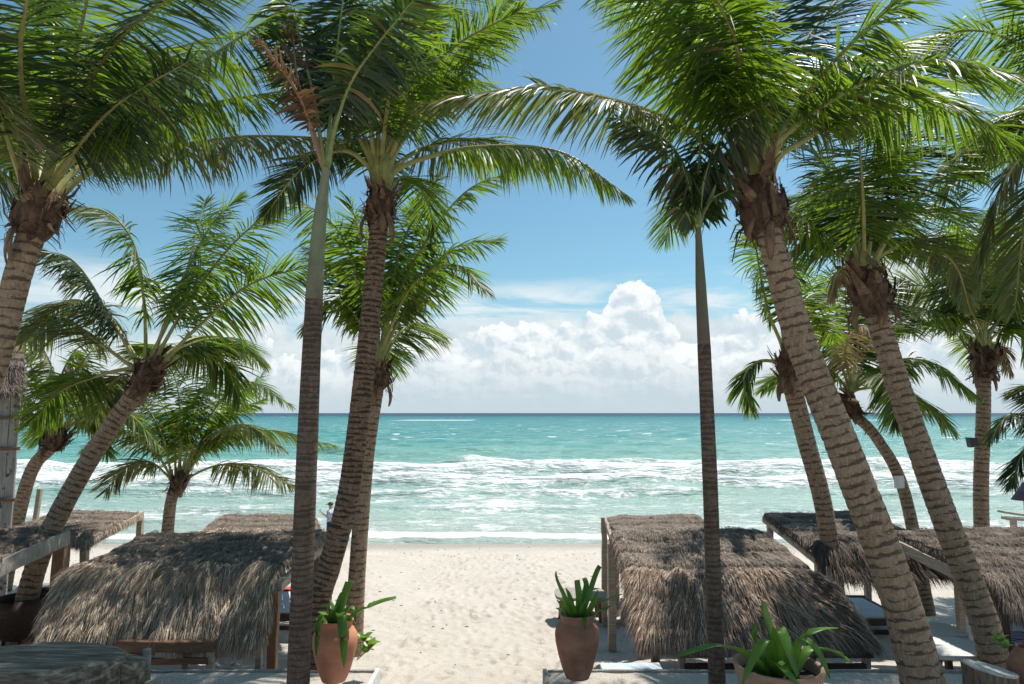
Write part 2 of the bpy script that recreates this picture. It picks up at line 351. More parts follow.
# sand
def sand_mat(name, wet=True, debris=.3):
    M = Mat(name); v = M.co('Position'); n1 = M.noise(v, .7, 4); n2 = M.noise(v, 9, 5, .6); n3 = M.noise(v, 120, 3, .7); n4 = M.noise(v, 32, 4, .6)
    base = M.ramp(n1, [(.3, (.46, .41, .35)), (.7, (.53, .48, .42))])
    base = M.mix(M.mr(n2, .42, .72, 0, .35), base, (.42, .365, .31)); base = M.mix(M.mr(n3, .3, .75, 0, .35), base, (.61, .575, .53))
    fl = M.math('MULTIPLY', M.mr(n4, .64, .70), M.mr(M.noise(v, 1.1, 3), .47, .6)); base = M.mix(M.math('MULTIPLY', fl, debris * 2.2, True), base, (.20, .14, .10))
    M.rough(.9)
    if wet:
        sx = M.n.new('ShaderNodeSeparateXYZ'); M.l.new(v, sx.inputs[0])
        yy = M.math('ADD', sx.outputs[1], M.math('MULTIPLY', M.noise(M.co('Position', (.12, .12, 1)), 1, 3), 3.0))
        wf = M.mr(yy, 28.8, 31.6); base = M.mix(M.math('MULTIPLY', wf, .85), base, (.35, .29, .24)); M.rough(M.mr(yy, 29.5, 31.6, .9, .3))
    M.col(base); M.bump(M.math('ADD', M.math('MULTIPLY', n2, 1.5), M.math('ADD', n4, M.math('MULTIPLY', n3, .3))), .8, .035); return M.m
MT['sand'] = sand_mat('beach_sand'); MT['sand2'] = sand_mat('planter_sand', False, .45)

# ------------------------------------------------------------------ ground
GY = [-60, 2, 5, 7, 8, 9, 10, 12, 14, 16, 20, 24, 31.6, 60, 300]
GZ = [3.0, 2.8, 2.7, 2.58, 2.45, 2.2, 1.98, 1.64, 1.45, 1.3, 1.0, .70, 0, -1.6, -6]
def ground(x, y): return np.interp(y, GY, GZ)
def nonuni(*seg):
    out = []
    for a, b, st in seg: out.append(np.arange(a, b, st))
    return np.concatenate(out + [np.array([seg[-1][1]])])
xs = nonuni((-400, -60, 20), (-60, -20, 1), (-20, -6, .18), (-6, 6, .05), (6, 20, .18), (20, 60, 1), (60, 400, 20))
ys = nonuni((-60, 3, 3), (3, 7.8, .2), (7.8, 17, .05), (17, 33, .09), (33, 60, 1), (60, 300, 40))
X, Y = np.meshgrid(xs, ys)
Z = ground(X, Y) + (fbm(X * .35, Y * .35, 3, 5) - .45) * .22 * np.clip((33 - Y) / 6, 0, 1)
dry = np.clip((29.5 - Y) / 2.5, 0, 1) * np.clip((Y - 3) / 3, 0, 1)
Z += dry * ((fbm(X * 2.2, Y * 2.2, 4, 9) - .47) * .07 + (np.abs(fbm(X * 4.5, Y * 4.5, 3, 19) - .45)) * -.045)
for i in range(1500):               # footprints
    fx = random.gauss(-.6, 4.5); fy = random.uniform(8.3, 28)
    if random.random() < .5: fx = random.uniform(-2.2, 1.4)
    a = random.uniform(-.5, .5); r1, r2 = .075, .15
    i0, i1 = np.searchsorted(xs, (fx - .4, fx + .4)); j0, j1 = np.searchsorted(ys, (fy - .4, fy + .4))
    if i1 - i0 < 3 or j1 - j0 < 3: continue
    dx = X[j0:j1, i0:i1] - fx; dy = Y[j0:j1, i0:i1] - fy
    u = (dx * math.cos(a) + dy * math.sin(a)) / r1; w = (-dx * math.sin(a) + dy * math.cos(a)) / r2
    q = u * u + w * w
    Z[j0:j1, i0:i1] += random.choice((.35, .6, 1.25)) * (-.038 * np.exp(-q * .9) + .018 * np.exp(-(np.sqrt(q) - 1.7) ** 2 * 3))
def grid_faces(nr, nc):
    i = np.arange(nr - 1)[:, None] * nc; k = np.arange(nc - 1)[None, :]
    return np.stack([i + k, i + k + 1, i + nc + k + 1, i + nc + k], -1).reshape(-1, 4)
mb = MB(); mb.add(np.stack([X, Y, Z], -1).reshape(-1, 3), [grid_faces(*X.shape)])
o = mb.build('beach_sand', MT['sand'], smooth=True); o['kind'] = 'structure'

# ------------------------------------------------------------------ sea
rows = np.concatenate([np.arange(29.5, 46, .11), np.arange(46, 92, .13), np.geomspace(92, 500, 260), np.geomspace(510, 60000, 60)])
cols = np.linspace(-1.35, 1.35, 520)
SY = rows[:, None] * np.ones(len(cols)); SX = cols[None, :] * (rows[:, None] + 5)
dY = np.gradient(rows)[:, None] * np.ones(len(cols)); dX = (cols[1] - cols[0]) * (rows[:, None] + 5)
SZ = np.zeros_like(SY)
for k in range(46):                  # wind chop running to the shore
    lam = np.exp(RNG.uniform(math.log(.7), math.log(11))); th = RNG.normal(math.pi / 2 + .25, .55)
    kk = 2 * math.pi / lam; amp = .0068 * lam ** .95 * RNG.uniform(.6, 1.2)
    res = np.clip((lam / np.maximum(dY, dX) - 2.5) / 3, 0, 1)
    ph = kk * (SX * math.cos(th) + SY * math.sin(th)) + RNG.uniform(0, 6.28) + 2.2 * vnoise(SX / lam / 4, SY / lam / 4, k)
    SZ += amp * res * (1 - np.abs(np.sin(ph / 2))) * 1.7
SZ *= 1.5 * np.clip((SY - 31) / 25, .14, 1)
foam = np.zeros_like(SY); swell = np.zeros_like(SY)
# breaker lines: (distance, height, half width of the front, strength by x)
for (yc, h, wf, wb, fs, seed, brk) in ((36.2, .12, .35, 1.6, .45, 1, .55), (41.0, .26, .5, 2.0, .35, 2, .55), (45.5, .42, .6, 2.2, .8, 3, .30), (49.5, .8, .8, 3.5, .95, 4, -.1), (54.5, 1.15, 1.0, 4.0, 1.0, 5, -.2), (61, .9, 1.1, 4.0, .85, 6, .40), (86, 1.35, 1.5, 6.0, .6, 7, .62), (118, .7, 2, 8, .4, 8, .75)):
    yl = yc + (vnoise(SX / 14 + seed * 5, SX * 0, seed) - .5) * yc * .07 + (vnoise(SX / 4, SX * 0, seed + 30) - .5) * yc * .016
    d = SY - yl
    along = np.clip((fbm(SX / 18 + seed * 3.3, SX * 0 + .5, 3, seed + 11) - brk * .75) * 5, 0, 1)
    prof = np.where(d < 0, np.exp(-(d / wf) ** 2), np.exp(-(d / wb) ** 2))
    swell += h * prof * (.35 + .65 * along)
    fz = np.where(d < 0, np.exp(-(d / (wf * 2.2)) ** 2), np.exp(-(d / (wb * 1.3)) ** 2)) * along * fs
    foam = np.maximum(foam, fz)
SZ += swell
patch = fbm(SX / 9, SY / 3.2, 4, 77)
wash = np.interp(SY + (fbm(SX / 16, SY / 10, 3, 55) - .45) * 22, [31, 33, 38, 43, 48, 55, 61, 68, 76, 95], [.66, .70, .72, .74, .82, .86, .74, .36, .16, .0])
foam = np.maximum(foam, wash * np.clip(.26 + patch * 1.15, 0, 1.15))
edge = 31.6 + (vnoise(SX / 5, SX * 0, 40) - .5) * .9 + (vnoise(SX / 1.4, SX * 0, 41) - .5) * .35
foam = np.maximum(foam, (.85 + .6 * fbm(SX / 1.2, SY / .5, 3, 60)) * np.exp(-(np.abs(SY - edge - .8) / 1.25) ** 3))
# whitecaps far out
wc = fbm(SX / 7, SY / 9, 3, 90) * np.interp(SY, [90, 130, 600, 2000], [0, 1, 1, 1])
foam = np.maximum(foam, np.clip((wc - .60) * 7, 0, .8))
reef = np.exp(-((SY - 560) / 90) ** 2) * np.clip((fbm(SX / 60, SX * 0 + 3, 3, 93) - .36) * 5, 0, 1)
foam = np.maximum(foam, reef * .8)
SZ += np.exp(-((SY - edge) / .8) ** 2) * .06 - .25 * np.clip((31.2 - SY) / 1.5, 0, 1)
mb = MB(); mb.add(np.stack([SX, SY, SZ], -1).reshape(-1, 3), [grid_faces(*SX.shape)])
M = Mat('sea_water'); v = M.co('Position'); sx = M.n.new('ShaderNodeSeparateXYZ'); M.l.new(v, sx.inputs[0])
big = M.noise(M.co('Position', (.012, .03, 1)), 1, 4)
ly = M.math('LOGARITHM', M.math('MULTIPLY', sx.outputs[1], M.mr(big, .3, .7, .86, 1.12)), 10)
t = M.mr(ly, 1.48, 3.4, 0, 1, False)
base = M.ramp(t, [(0, (.44, .49, .41)), (.07, (.34, .46, .39)), (.16, (.26, .42, .355)), (.24, (.15, .36, .30)), (.36, (.055, .27, .235)), (.60, (.028, .215, .205)), (.76, (.018, .165, .175)), (.88, (.008, .055, .095)), (1, (.006, .03, .07))])
at_ = M.n.new('ShaderNodeAttribute'); at_.attribute_name = 'foam'
fn = M.noise(M.co('Position', (.55, 1.1, 1)), 2.2, 9, .72, .9); fn2 = M.noise(M.co('Position', (1, 2, 1)), .5, 4, .6, .4)
mixn = M.math('ADD', M.math('MULTIPLY', fn, .65), M.math('MULTIPLY', fn2, .35))
thr = M.math('SUBTRACT', .80, M.math('MULTIPLY', at_.outputs['Fac'], .44))
ff = M.mr(M.math('SUBTRACT', mixn, thr), -.06, .11)
churn = M.noise(M.co('Position', (.10, .42, 1)), 1.2, 6, .68); base = M.mix(M.mr(churn, .38, .66, 0, .42), base, M.mix(1.0, base, (.45, .55, .62), 'MULTIPLY'))
wcn = M.noise(M.co('Position', (.16, .55, 1)), 1.0, 6, .62); wcm = M.math('MULTIPLY', M.mr(wcn, .63, .69), M.math('MULTIPLY', M.mr(ly, 1.9, 2.1), M.mr(ly, 3.3, 3.0)))
ff = M.math('MAXIMUM', ff, wcm)
ch2 = M.noise(M.co('Position', (.5, 1.9, 1)), 1.0, 5, .65); base = M.mix(M.mr(ch2, .40, .62, .35, 0), base, M.mix(1.0, base, (.50, .60, .66), 'MULTIPLY'))
M.col(M.mix(ff, base, (.70, .73, .71))); M.rough(M.math('ADD', M.mr(ff, 0, 1, .18, .85), M.mr(ly, 2.0, 3.0, 0, .15))); M.set(M.b, 'Specular IOR Level', M.mr(ly, 2.0, 3.2, .22, .05))
wv = M.noise(M.co('Position', (.8, 1.6, 1)), 2.2, 6, .6); wv2 = M.noise(M.co('Position', (.12, .35, 1)), 1, 5, .6)
M.bump(M.math('ADD', M.math('MULTIPLY', wv, .34), M.math('ADD', M.math('MULTIPLY', wv2, 2.8), M.math('MULTIPLY', ff, .10))), .9, .55)
sea = mb.build('sea_water', M.m, smooth=True); sea['kind'] = 'structure'
a = sea.data.attributes.new('foam', 'FLOAT', 'POINT'); a.data.foreach_set('value', foam.astype(np.float32).ravel())

def ico(level):
    bm = bmesh.new(); bmesh.ops.create_icosphere(bm, subdivisions=level, radius=1)
    v = np.array([x.co[:] for x in bm.verts]); f = np.array([[y.index for y in x.verts] for x in bm.faces]); bm.free(); return v, f
IC3 = ico(3)

# ------------------------------------------------------------------ palms
def curve(pts, n):
    """smooth curve through control points"""
    P = np.array(pts, float)
    if len(P) == 2: return P[0] + (P[1] - P[0]) * np.linspace(0, 1, n)[:, None]
    ext = np.vstack([2 * P[0] - P[1], P, 2 * P[-1] - P[-2]])
    out = []; m = len(P) - 1
    for j in range(n):
        t = j / (n - 1) * m; i = min(int(t), m - 1); f = t - i
        p0, p1, p2, p3 = ext[i:i + 4]
        out.append(.5 * ((2 * p1) + (-p0 + p2) * f + (2 * p0 - 5 * p1 + 4 * p2 - p3) * f * f + (-p0 + 3 * p1 - 3 * p2 + p3) * f ** 3))
    out = np.array(out); L = np.concatenate([[0], np.cumsum(np.linalg.norm(np.diff(out, axis=0), axis=1))])
    u = np.linspace(0, L[-1], n); return np.stack([np.interp(u, L, out[:, k]) for k in range(3)], -1)
WIND = np.array((-.10, -.12, 0))
def frond_mesh(pts, leaf_len=.85, n=95, droop=.8, pet=.2, width=.042, r0=.030, rg=None, limp=0.0, sweep=1.0, hang=.42):
    """feather frond: rachis + two rows of narrow leaflets (mat 0 = leaf, 1 = petiole)"""
    rg = rg or RNG; mb = MB(); C = curve(pts, 34); n = int(n * 1.4); width = width * .82; droop = droop * .46
    tan = np.gradient(C, axis=0); tan /= np.linalg.norm(tan, axis=1)[:, None]
    tt = np.linspace(0, 1, 34)
    rads = r0 * 1.15 * (1 - tt) ** .75 + .005; rads[:4] *= np.array((1.9, 1.6, 1.35, 1.12))
    mb.tube(C, rads, 7, 1, True, 1.0)
    s = np.linspace(pet, .995, n); s = np.repeat(s, 2) + rg.normal(0, .0025, 2 * n); s = np.clip(s, pet, 1)
    side = np.tile([1., -1.], n)
    P0 = np.stack([np.interp(s, tt, C[:, k]) for k in range(3)], -1); T = np.stack([np.interp(s, tt, tan[:, k]) for k in range(3)], -1)
    T /= np.linalg.norm(T, axis=1)[:, None]
    up = np.array((0, 0, 1.)); S = np.cross(T, up + np.array((.0, .0, 0))); ln = np.linalg.norm(S, axis=1)[:, None]
    S = np.where(ln > .12, S / (ln + 1e-9), np.array((1., 0, 0))); roll = rg.normal(0, .25)
    N = np.cross(S, T); N /= np.linalg.norm(N, axis=1)[:, None]
    S2 = S * math.cos(roll) + N * math.sin(roll); N = np.cross(S2, T); S = S2
    q = (s - pet) / (1 - pet)
    Ln = leaf_len * np.interp(q, [0, .08, .25, .6, .85, 1], [.45, .75, 1, .95, .62, .30]) * rg.uniform(.86, 1.08, len(s))
    ang = np.interp(q, [0, .3, .8, 1], [1.15, 1.0, .75, .35]) * sweep + rg.normal(0, .055, len(s))
    lift = rg.normal(.16, .12, len(s)) * (1 - limp)
    d = (S * side[:, None]) * np.sin(ang)[:, None] + T * np.cos(ang)[:, None] + N * lift[:, None] + np.array((0, 0, -1.)) * (hang * np.interp(q, [0, .7, 1], [1, .8, .4]) * rg.uniform(.6, 1.4, len(s)) * (1 + .9 * np.clip(T[:, 2], 0, 1)))[:, None]
    gr = np.stack([vnoise(s * 14 + side * 40, s * 0 + k_, int(rg.integers(999)) ) - .5 for k_ in (1, 2, 3)], -1); d = d + gr * .42; d /= np.linalg.norm(d, axis=1)[:, None]
    Ln = Ln * np.where(vnoise(s * 30 + side * 9, s * 0, int(rg.integers(999))) < .07, .15, 1.0)
    g = droop * np.interp(q, [0, .3, 1], [.9, 1, .75]) * rg.uniform(.6, 1.4, len(s))
    g = np.where(rg.random(len(s)) < .06, g * 2.6, g)
    segs = 4; pts_ = [P0]; dirs = [d]; p = P0; wgt = [0.10, .25, .33, .42]
    for k in range(segs):
        d = d + np.array((0, 0, -1.)) * (g * wgt[k] * (1 + limp * 2.0))[:, None] + WIND * wgt[k] * .8
        d /= np.linalg.norm(d, axis=1)[:, None]; p = p + d * (Ln / segs)[:, None]; pts_.append(p); dirs.append(d)
    wprof = [.55, 1.0, .95, .62, .06]; rows_ = []
    tw = rg.normal(0, .45, len(s)); wd = width * rg.uniform(.75, 1.15, len(s)) * np.interp(q, [0, .2, 1], [.7, 1, .6])
    for k in range(segs + 1):
        dd = dirs[k]; W = T - (np.sum(T * dd, 1))[:, None] * dd; W /= np.linalg.norm(W, axis=1)[:, None] + 1e-6
        B = np.cross(dd, W); W = W * np.cos(tw)[:, None] + B * np.sin(tw)[:, None]
        hw = (wd * wprof[k] / 2)[:, None]; rows_.append(np.stack([pts_[k] - W * hw, pts_[k] + W * hw], 1))
    V = np.stack(rows_, 1).reshape(-1, 3)      # leaf, row, side
    m = len(s); b = (np.arange(m) * (segs + 1) * 2)[:, None]; r = (np.arange(segs) * 2)[None, :]
    f = np.stack([b + r, b + r + 1, b + r + 3, b + r + 2], -1).reshape(-1, 4)
    uv = np.zeros((m, segs + 1, 2, 2)); uv[..., 1] = (np.arange(segs + 1) / segs)[None, :, None]; uv[:, :, 1, 0] = 1
    mb.add(V, [f], 0, uv.reshape(-1, 2)); return mb

def trunk_mesh(pts, rads, ring=.11, amp=.02, flare=0.0, sides=22, seed=0, rough=.05):
    n = max(30, int(np.sum(np.linalg.norm(np.diff(np.array(pts), axis=0), axis=1)) / .03)); n = min(n, 320)
    C = curve(pts, n); t = np.linspace(0, 1, n); R = np.interp(t, np.linspace(0, 1, len(rads)), rads)
    def rf(rr, L, an):
        w = vnoise(np.cos(an) * 1.5 + 7 + seed, np.sin(an) * 1.5 + L * .8, seed) * .9
        ph = (L / ring + w) % 1.0
        saw = np.where(ph < .16, -1 + ph / .16 * 1.9, .9 - (ph - .16) * .9)
        lum = fbm(np.cos(an) * 1.3 + L * 1.4, np.sin(an) * 1.3 + L * .5, 3, seed + 3) - .45
        return rr * (1 + saw * amp + lum * rough + flare * np.exp(-L / .38))
    mb = MB(); mb.tube(C, R, sides, 0, True, rfun=rf); return mb

def crown_fibre(c, r, h, seed, axis=(0, 0, 1)):
    """swollen fibrous heart of the crown, ragged with old leaf bases (mat 0 husk, 1 boot)"""
    rg = np.random.default_rng(seed); mb = MB(); ax = np.array(axis, float); ax /= np.linalg.norm(ax); c = np.array(c)
    L = np.linspace(-.62, .75, 14); pr = np.interp(L, [-.62, -.35, 0, .35, .75], [.55, .92, 1.0, .72, .2]) * r
    pts = c + ax * (L * h)[:, None]
    mb.tube(pts, pr, 18, 0, True, rfun=lambda rr, LL, an: rr * (1 + .45 * (fbm(an * 1.6 + seed, LL * 6, 3, seed) - .45)))
    for i in range(70):                      # broad boots and torn scales
        an = i * 2.4 + rg.uniform(-.4, .4); lv = rg.uniform(-.55, .5); dn = 1.0 if rg.random() < .62 else -rg.uniform(.3, .9); out = np.array((math.cos(an), math.sin(an), 0)); out -= ax * (out @ ax); out /= np.linalg.norm(out)
        base = c + ax * lv * h + out * r * .75; ln = rg.uniform(.25, .75) * h; spread = rg.uniform(.12, .85)
        p = np.array([base, base + (ax * .6 * dn + out * spread * 1.1) * ln * .5, base + (ax * .9 * dn + out * spread * .9 + rg.normal(0, .15, 3)) * ln])
        w = rg.uniform(.12, .36) * r; sd = np.cross(out, ax); v = []
        for q, k in ((0, 1.0), (1, .75), (2, rg.uniform(.1, .4))):
            pp = p[q]; v += [pp - sd * w * k, pp + out * w * .28 * k, pp + sd * w * k, pp - out * w * .12]
        f = [(a * 4 + k, a * 4 + (k + 1) % 4, a * 4 + 4 + (k + 1) % 4, a * 4 + 4 + k) for a in range(2) for k in range(4)] + [(8, 9, 10, 11)]
        mb.add(v, [np.array(f)], 1 if rg.random() < .22 else 0)
    for i in range(170):                      # loose fibre threads
        an = rg.uniform(0, 6.28); out = np.array((math.cos(an), math.sin(an), 0)); b = c + ax * rg.uniform(-.6, .5) * h + out * r * .8
        e = b + out * rg.uniform(.02, .14) + np.array((rg.normal(0, .05), rg.normal(0, .05), rg.uniform(-.22, .1)))
        mb.tube([b, (b + e) / 2 + out * .03, e], [.006, .004, .002], 3, 0, False)
    return mb
def sheath(b, out, ln, w, seed):
    """dead curled sheath hanging from the crown"""
    rg = np.random.default_rng(seed); b = np.array(b, float); out = np.array(out, float); mb = MB(); sd = np.cross(out, (0, 0, 1.)); sd /= np.linalg.norm(sd)
    v = []; n = 8
    for i in range(n):
        t = i / (n - 1); c = b + out * ln * (.22 * math.sin(t * 2.2)) + np.array((0, 0, -ln * t)) + sd * math.sin(t * 3 + seed) * .03
        k = w * math.sin(.5 + t * 2.3) * rg.uniform(.8, 1.1)
        v += [c - sd * k, c + out * k * .45, c + sd * k, c - out * .015]
    f = [(a * 4 + k, a * 4 + (k + 1) % 4, a * 4 + 4 + (k + 1) % 4, a * 4 + 4 + k) for a in range(n - 1) for k in range(4)] + [((n - 1) * 4, (n - 1) * 4 + 1, (n - 1) * 4 + 2, (n - 1) * 4 + 3), (3, 2, 1, 0)]
    mb.add(v, [np.array(f[:-2]), np.array(f[-2:])]); return mb

def palm(name, label, cat, trunk, Y, rads, fronds, leaf='leaf', bark_='bark_coco', ring=.11, amp=.03, flare=.25, crown=None, leaf_len=.85,
         n=90, width=.042, pet='petiole', back=0, backlen=3.2, backaz=(20, 160), seed=1, group='palms on the beach', shaft=None, shaft_mat='shaft', r0=.03, sheaths=0, droop=.8, crown_r=None, petf=.27, extra_elev=(45, 82), hang=.42):
    """trunk = [(px,py)] or [(px,py,Y)] from the ground up; fronds = list of (points [(px,py,dY)...], options)"""
    P = [at(p[0], p[1], p[2] if len(p) > 2 else Y) for p in trunk]
    g = float(ground(P[0][0], P[0][1])); P[0][2] = min(P[0][2], g) - .25
    base = (P[0][0], P[0][1], P[0][2] + .25)
    root = thing(name, label, cat, base, group)
    trunk_mesh(P, rads, ring, amp, flare, seed=seed).build('trunk', MT[bark_], root, True)
    top = np.array(P[-1]); ax = top - np.array(P[-2]); ax /= np.linalg.norm(ax); r = crown_r or rads[-1] * 1.5
    if shaft:
        S = [at(p[0], p[1], Y) for p in shaft[0]]; mb = MB(); mb.tube(curve(S, 24), np.interp(np.linspace(0, 1, 24), np.linspace(0, 1, len(shaft[1])), shaft[1]), 18); mb.build('crownshaft', MT[shaft_mat], root, True)
        cc = S[-1]
    else:
        cc = top + ax * r * .8
        crown_fibre(cc, r, r * 2.1, seed, ax).build('crown_fibre', [MT['husk'], MT['boot']], root)
        for k in range(sheaths):
            an = k * 2.1 + seed; out = np.array((math.cos(an), -abs(math.sin(an)) * .8, 0))
            sheath(cc + out * r * .8 - ax * r * .5, out, RNG.uniform(.3, .6), RNG.uniform(.05, .085), seed + k).build('dead_sheath', MT['boot'], root, True)
    rg = np.random.default_rng(seed * 13 + 5)
    if Y > 12: width *= 1.22; leaf_len *= 1.08
    if shaft: cc = cc - np.array((0, 0, .05))
    for fr in fronds:
        pts, op = (fr[0], dict(fr[1])) if isinstance(fr, tuple) else (fr, {})
        W = [at(p[0], p[1], Y + (p[2] if len(p) > 2 else 0)) for p in pts]
        hub = cc + (W[0] - cc) * .4
        lf = op.pop('leaf', leaf); pc = op.pop('pet_mat', pet)
        kw = dict(leaf_len=leaf_len, n=n, width=width, r0=r0, droop=droop, pet=petf, hang=hang); kw.update(op)
        frond_mesh([hub] + W, rg=rg, **kw).build('frond', [MT[lf], MT[pc]], root)
    for k in range(back):
        a0, a1 = backaz; azm = rad(a0 + (a1 - a0) * ((k * .618 + rg.uniform(0, .15)) % 1)); e0 = rad(extra_elev[0] + (extra_elev[1] - extra_elev[0]) * rg.random())
        L = backlen * rg.uniform(.85, 1.1); h = np.array((math.cos(azm), math.sin(azm), 0)); p = np.array(cc, float); W = [p.copy()]; e = e0
        for j in range(6):
            e -= (.20 + .10 * j * .6) * (1.1 - .35 * math.sin(e0)); p = p + (h * math.cos(e) + np.array((0, 0, math.sin(e)))) * L / 6; W.append(p.copy())
        frond_mesh(W, rg=rg, leaf_len=leaf_len, n=n, width=width, r0=r0, droop=droop, pet=petf).build('frond', [MT[leaf], MT[pet]], root)
    return root

D = dict
palm('coconut_palm', 'tall coconut palm leaning in from the left edge of the picture', 'palm tree',
     [(-70, 640), (-35, 470), (0, 345), (18, 275), (34, 228)], 7.8, [.20, .15, .138, .135, .14], [
     [(30, 185), (12, 110, -.3), (-35, 10, -.8)],
     ([(42, 185), (66, 95, -.5), (98, -50, -1.4)], D(leaf_len=.95)),
     ([(48, 190), (75, 158, -.1), (130, 110, -.2), (285, 8, -.5)], D(leaf_len=.9, droop=1.2, hang=.9)),
     ([(50, 196), (100, 150, .5), (170, 112, 1), (300, 88, 1.5)], D(leaf_len=.85, droop=1.1, hang=.8)),
     ([(54, 202), (90, 172, .2), (150, 152, .4), (240, 137, .6), (335, 138, .7)], D(droop=1.5, leaf_len=.75, leaf='leaf_pale', limp=.4)),
     [(38, 182), (50, 95, .8), (55, -30, 2)],
     [(50, 180), (95, 60, 1.2), (190, -20, 2.2)],
     ([(52, 186), (120, 70, 1.8), (245, 30, 3)], D(droop=1.0)),
     ([(50, 182), (90, 90, 1.8), (160, 30, 3.2)], D(leaf='leaf_dark')),
     ([(52, 184), (110, 90, .9), (200, 50, 1.8), (250, 75, 2.4)], D(hang=.7)),
     ([(46, 182), (90, 80, -.6), (150, 10, -1.4), (230, -20, -2)], D(hang=.7, leaf='leaf_dark')),
     ([(50, 184), (110, 110, -.6), (190, 60, -1.3)], D(hang=.7, leaf='leaf_dark')),
     ([(36, 180), (20, 60, -1.5), (40, -60, -3)], D(leaf='leaf_dark')),
     [(25, 192), (0, 140, .5), (-80, 90, 1)],
     [(22, 200), (-10, 170, .5), (-90, 190, 1)],
     ([(25, 190), (-5, 110, -1), (-60, 60, -2.2)], D(leaf='leaf_pale')),
     ([(46, 186), (70, 120, .6), (100, 95, 1.4), (150, 105, 2.2)], D(leaf='leaf')),
     ([(32, 182), (25, 95, 1.0), (-10, 40, 2.4)], D()),
     ], seed=2, ring=.10, back=2, backaz=(95, 150), backlen=3.0, sheaths=2, crown_r=.25, leaf='leaf')

palm('coconut_palm', 'leaning coconut palm whose trunk curves up beside the left thatched canopy', 'palm tree',
     [(14, 640, 12.6), (35, 570, 12.7), (62, 508, 12.9), (103, 438, 13), (142, 384, 13)], 13, [.195, .175, .17, .165, .15], [
     ([(146, 355), (144, 300), (132, 240, -.4), (104, 211, -.7), (70, 208, -1)], D(leaf_len=1.0, droop=1.3)),
     ([(138, 360), (112, 320), (75, 262, -.3), (35, 250, -.4)], D(leaf='leaf_dark', droop=1.4)),
     ([(135, 360), (108, 318), (70, 300, .4), (25, 330, .6)], D(leaf='leaf_pale', droop=1.3)),
     ([(154, 355), (178, 290), (208, 230, .2), (238, 196, .4)], D()),
     ([(152, 355), (178, 300, .5), (195, 240, 1), (205, 200, 1.6)], D()),
     ([(156, 358), (190, 300), (232, 245, -.2), (278, 205, -.4)], D(droop=1.0)),
     ([(160, 366), (200, 325), (255, 282, -.2), (330, 262, -.4)], D(droop=1.1)),
     ([(130, 365), (95, 340), (60, 318, .5), (20, 345, .8)], D(leaf='leaf_pale', droop=1.2)),
     ([(134, 368), (100, 375), (60, 392, .6), (30, 425, .8)], D(droop=1.2)),
     ([(158, 370), (195, 350, .6), (225, 365, 1), (240, 400, 1.2)], D(droop=1.2)),
     ([(134, 370), (110, 385, 1), (95, 420, 1.6)], D(leaf='leaf_pale')),
     ], seed=3, leaf_len=.95, bark_='bark_coco', ring=.13, amp=.05, back=3, backaz=(30, 150), backlen=2.8, sheaths=2, crown_r=.27, flare=.15)

palm('coconut_palm', 'small coconut palm far left with a pale drooping frond by the weathered hut', 'palm tree',
     [(6, 528), (28, 480), (52, 446)], 19, [.19, .17, .16], [
     ([(55, 425), (55, 385), (45, 352, -.3), (25, 335, -.6)], D(leaf='leaf_pale', limp=.8, leaf_len=1.0)),
     ([(58, 425), (60, 380, .3), (78, 350, .5), (85, 390, .8)], D(leaf='leaf_dead', limp=.8, n=44)),
     ([(62, 428), (85, 400), (120, 378)], D()),
     ([(62, 430), (90, 408), (130, 415), (160, 448)], D(droop=1.2)),
     ([(52, 428), (30, 400), (0, 395), (-30, 420)], D(droop=1.2)),
     ([(52, 426), (35, 375), (15, 335), (-10, 320)], D()),
     ([(60, 424), (75, 375), (100, 340)], D()),
     ([(50, 430), (30, 412), (20, 412), (-5, 430)], D(leaf='leaf_pale')),
     ([(62, 432), (85, 420), (100, 432), (108, 455)], D()),
     ], seed=4, leaf_len=.85, n=60, width=.05, back=3, backaz=(0, 180), backlen=2.3, sheaths=1, crown_r=.26)

palm('coconut_palm', 'short young coconut palm standing behind the left thatched canopies', 'palm tree',
     [(166, 540), (170, 508), (177, 488)], 20.5, [.20, .17, .15], [
     ([(178, 474), (181, 440), (177, 385), (160, 352)], D()),
     ([(182, 472), (195, 420), (210, 375), (218, 345, .5)], D(leaf='leaf')),
     ([(184, 474), (203, 426), (245, 382, -.5), (291, 405, -1)], D(droop=1.1)),
     ([(184, 476), (200, 446), (242, 424, -.5), (282, 450, -1)], D(leaf='leaf_pale', droop=1.1)),
     ([(184, 478), (215, 442), (270, 430, .5), (334, 446, 1)], D(droop=1.0)),
     ([(184, 480), (215, 466), (250, 466, -.4), (292, 486, -.8)], D(leaf='leaf_pale', droop=1.1)),
     ([(172, 476), (160, 430), (135, 395), (105, 390)], D()),
     ([(172, 478), (150, 445), (120, 430), (85, 450)], D(leaf='leaf_pale', droop=1.1)),
     ([(180, 472), (188, 410, .6), (240, 352, 1.2)], D()),
     ([(176, 474), (170, 420, .6), (140, 372, 1.2)], D()),
     ([(184, 476), (225, 410, 1), (262, 375, 1.8)], D()),
     ([(184, 476), (215, 420, .4), (262, 400, 1)], D()),
     ([(172, 480), (150, 462), (125, 468), (105, 492)], D(leaf='leaf_pale')),
     ], seed=5, leaf_len=.95, n=64, width=.055, back=2, backaz=(20, 160), backlen=2.6, sheaths=3, crown_r=.24)

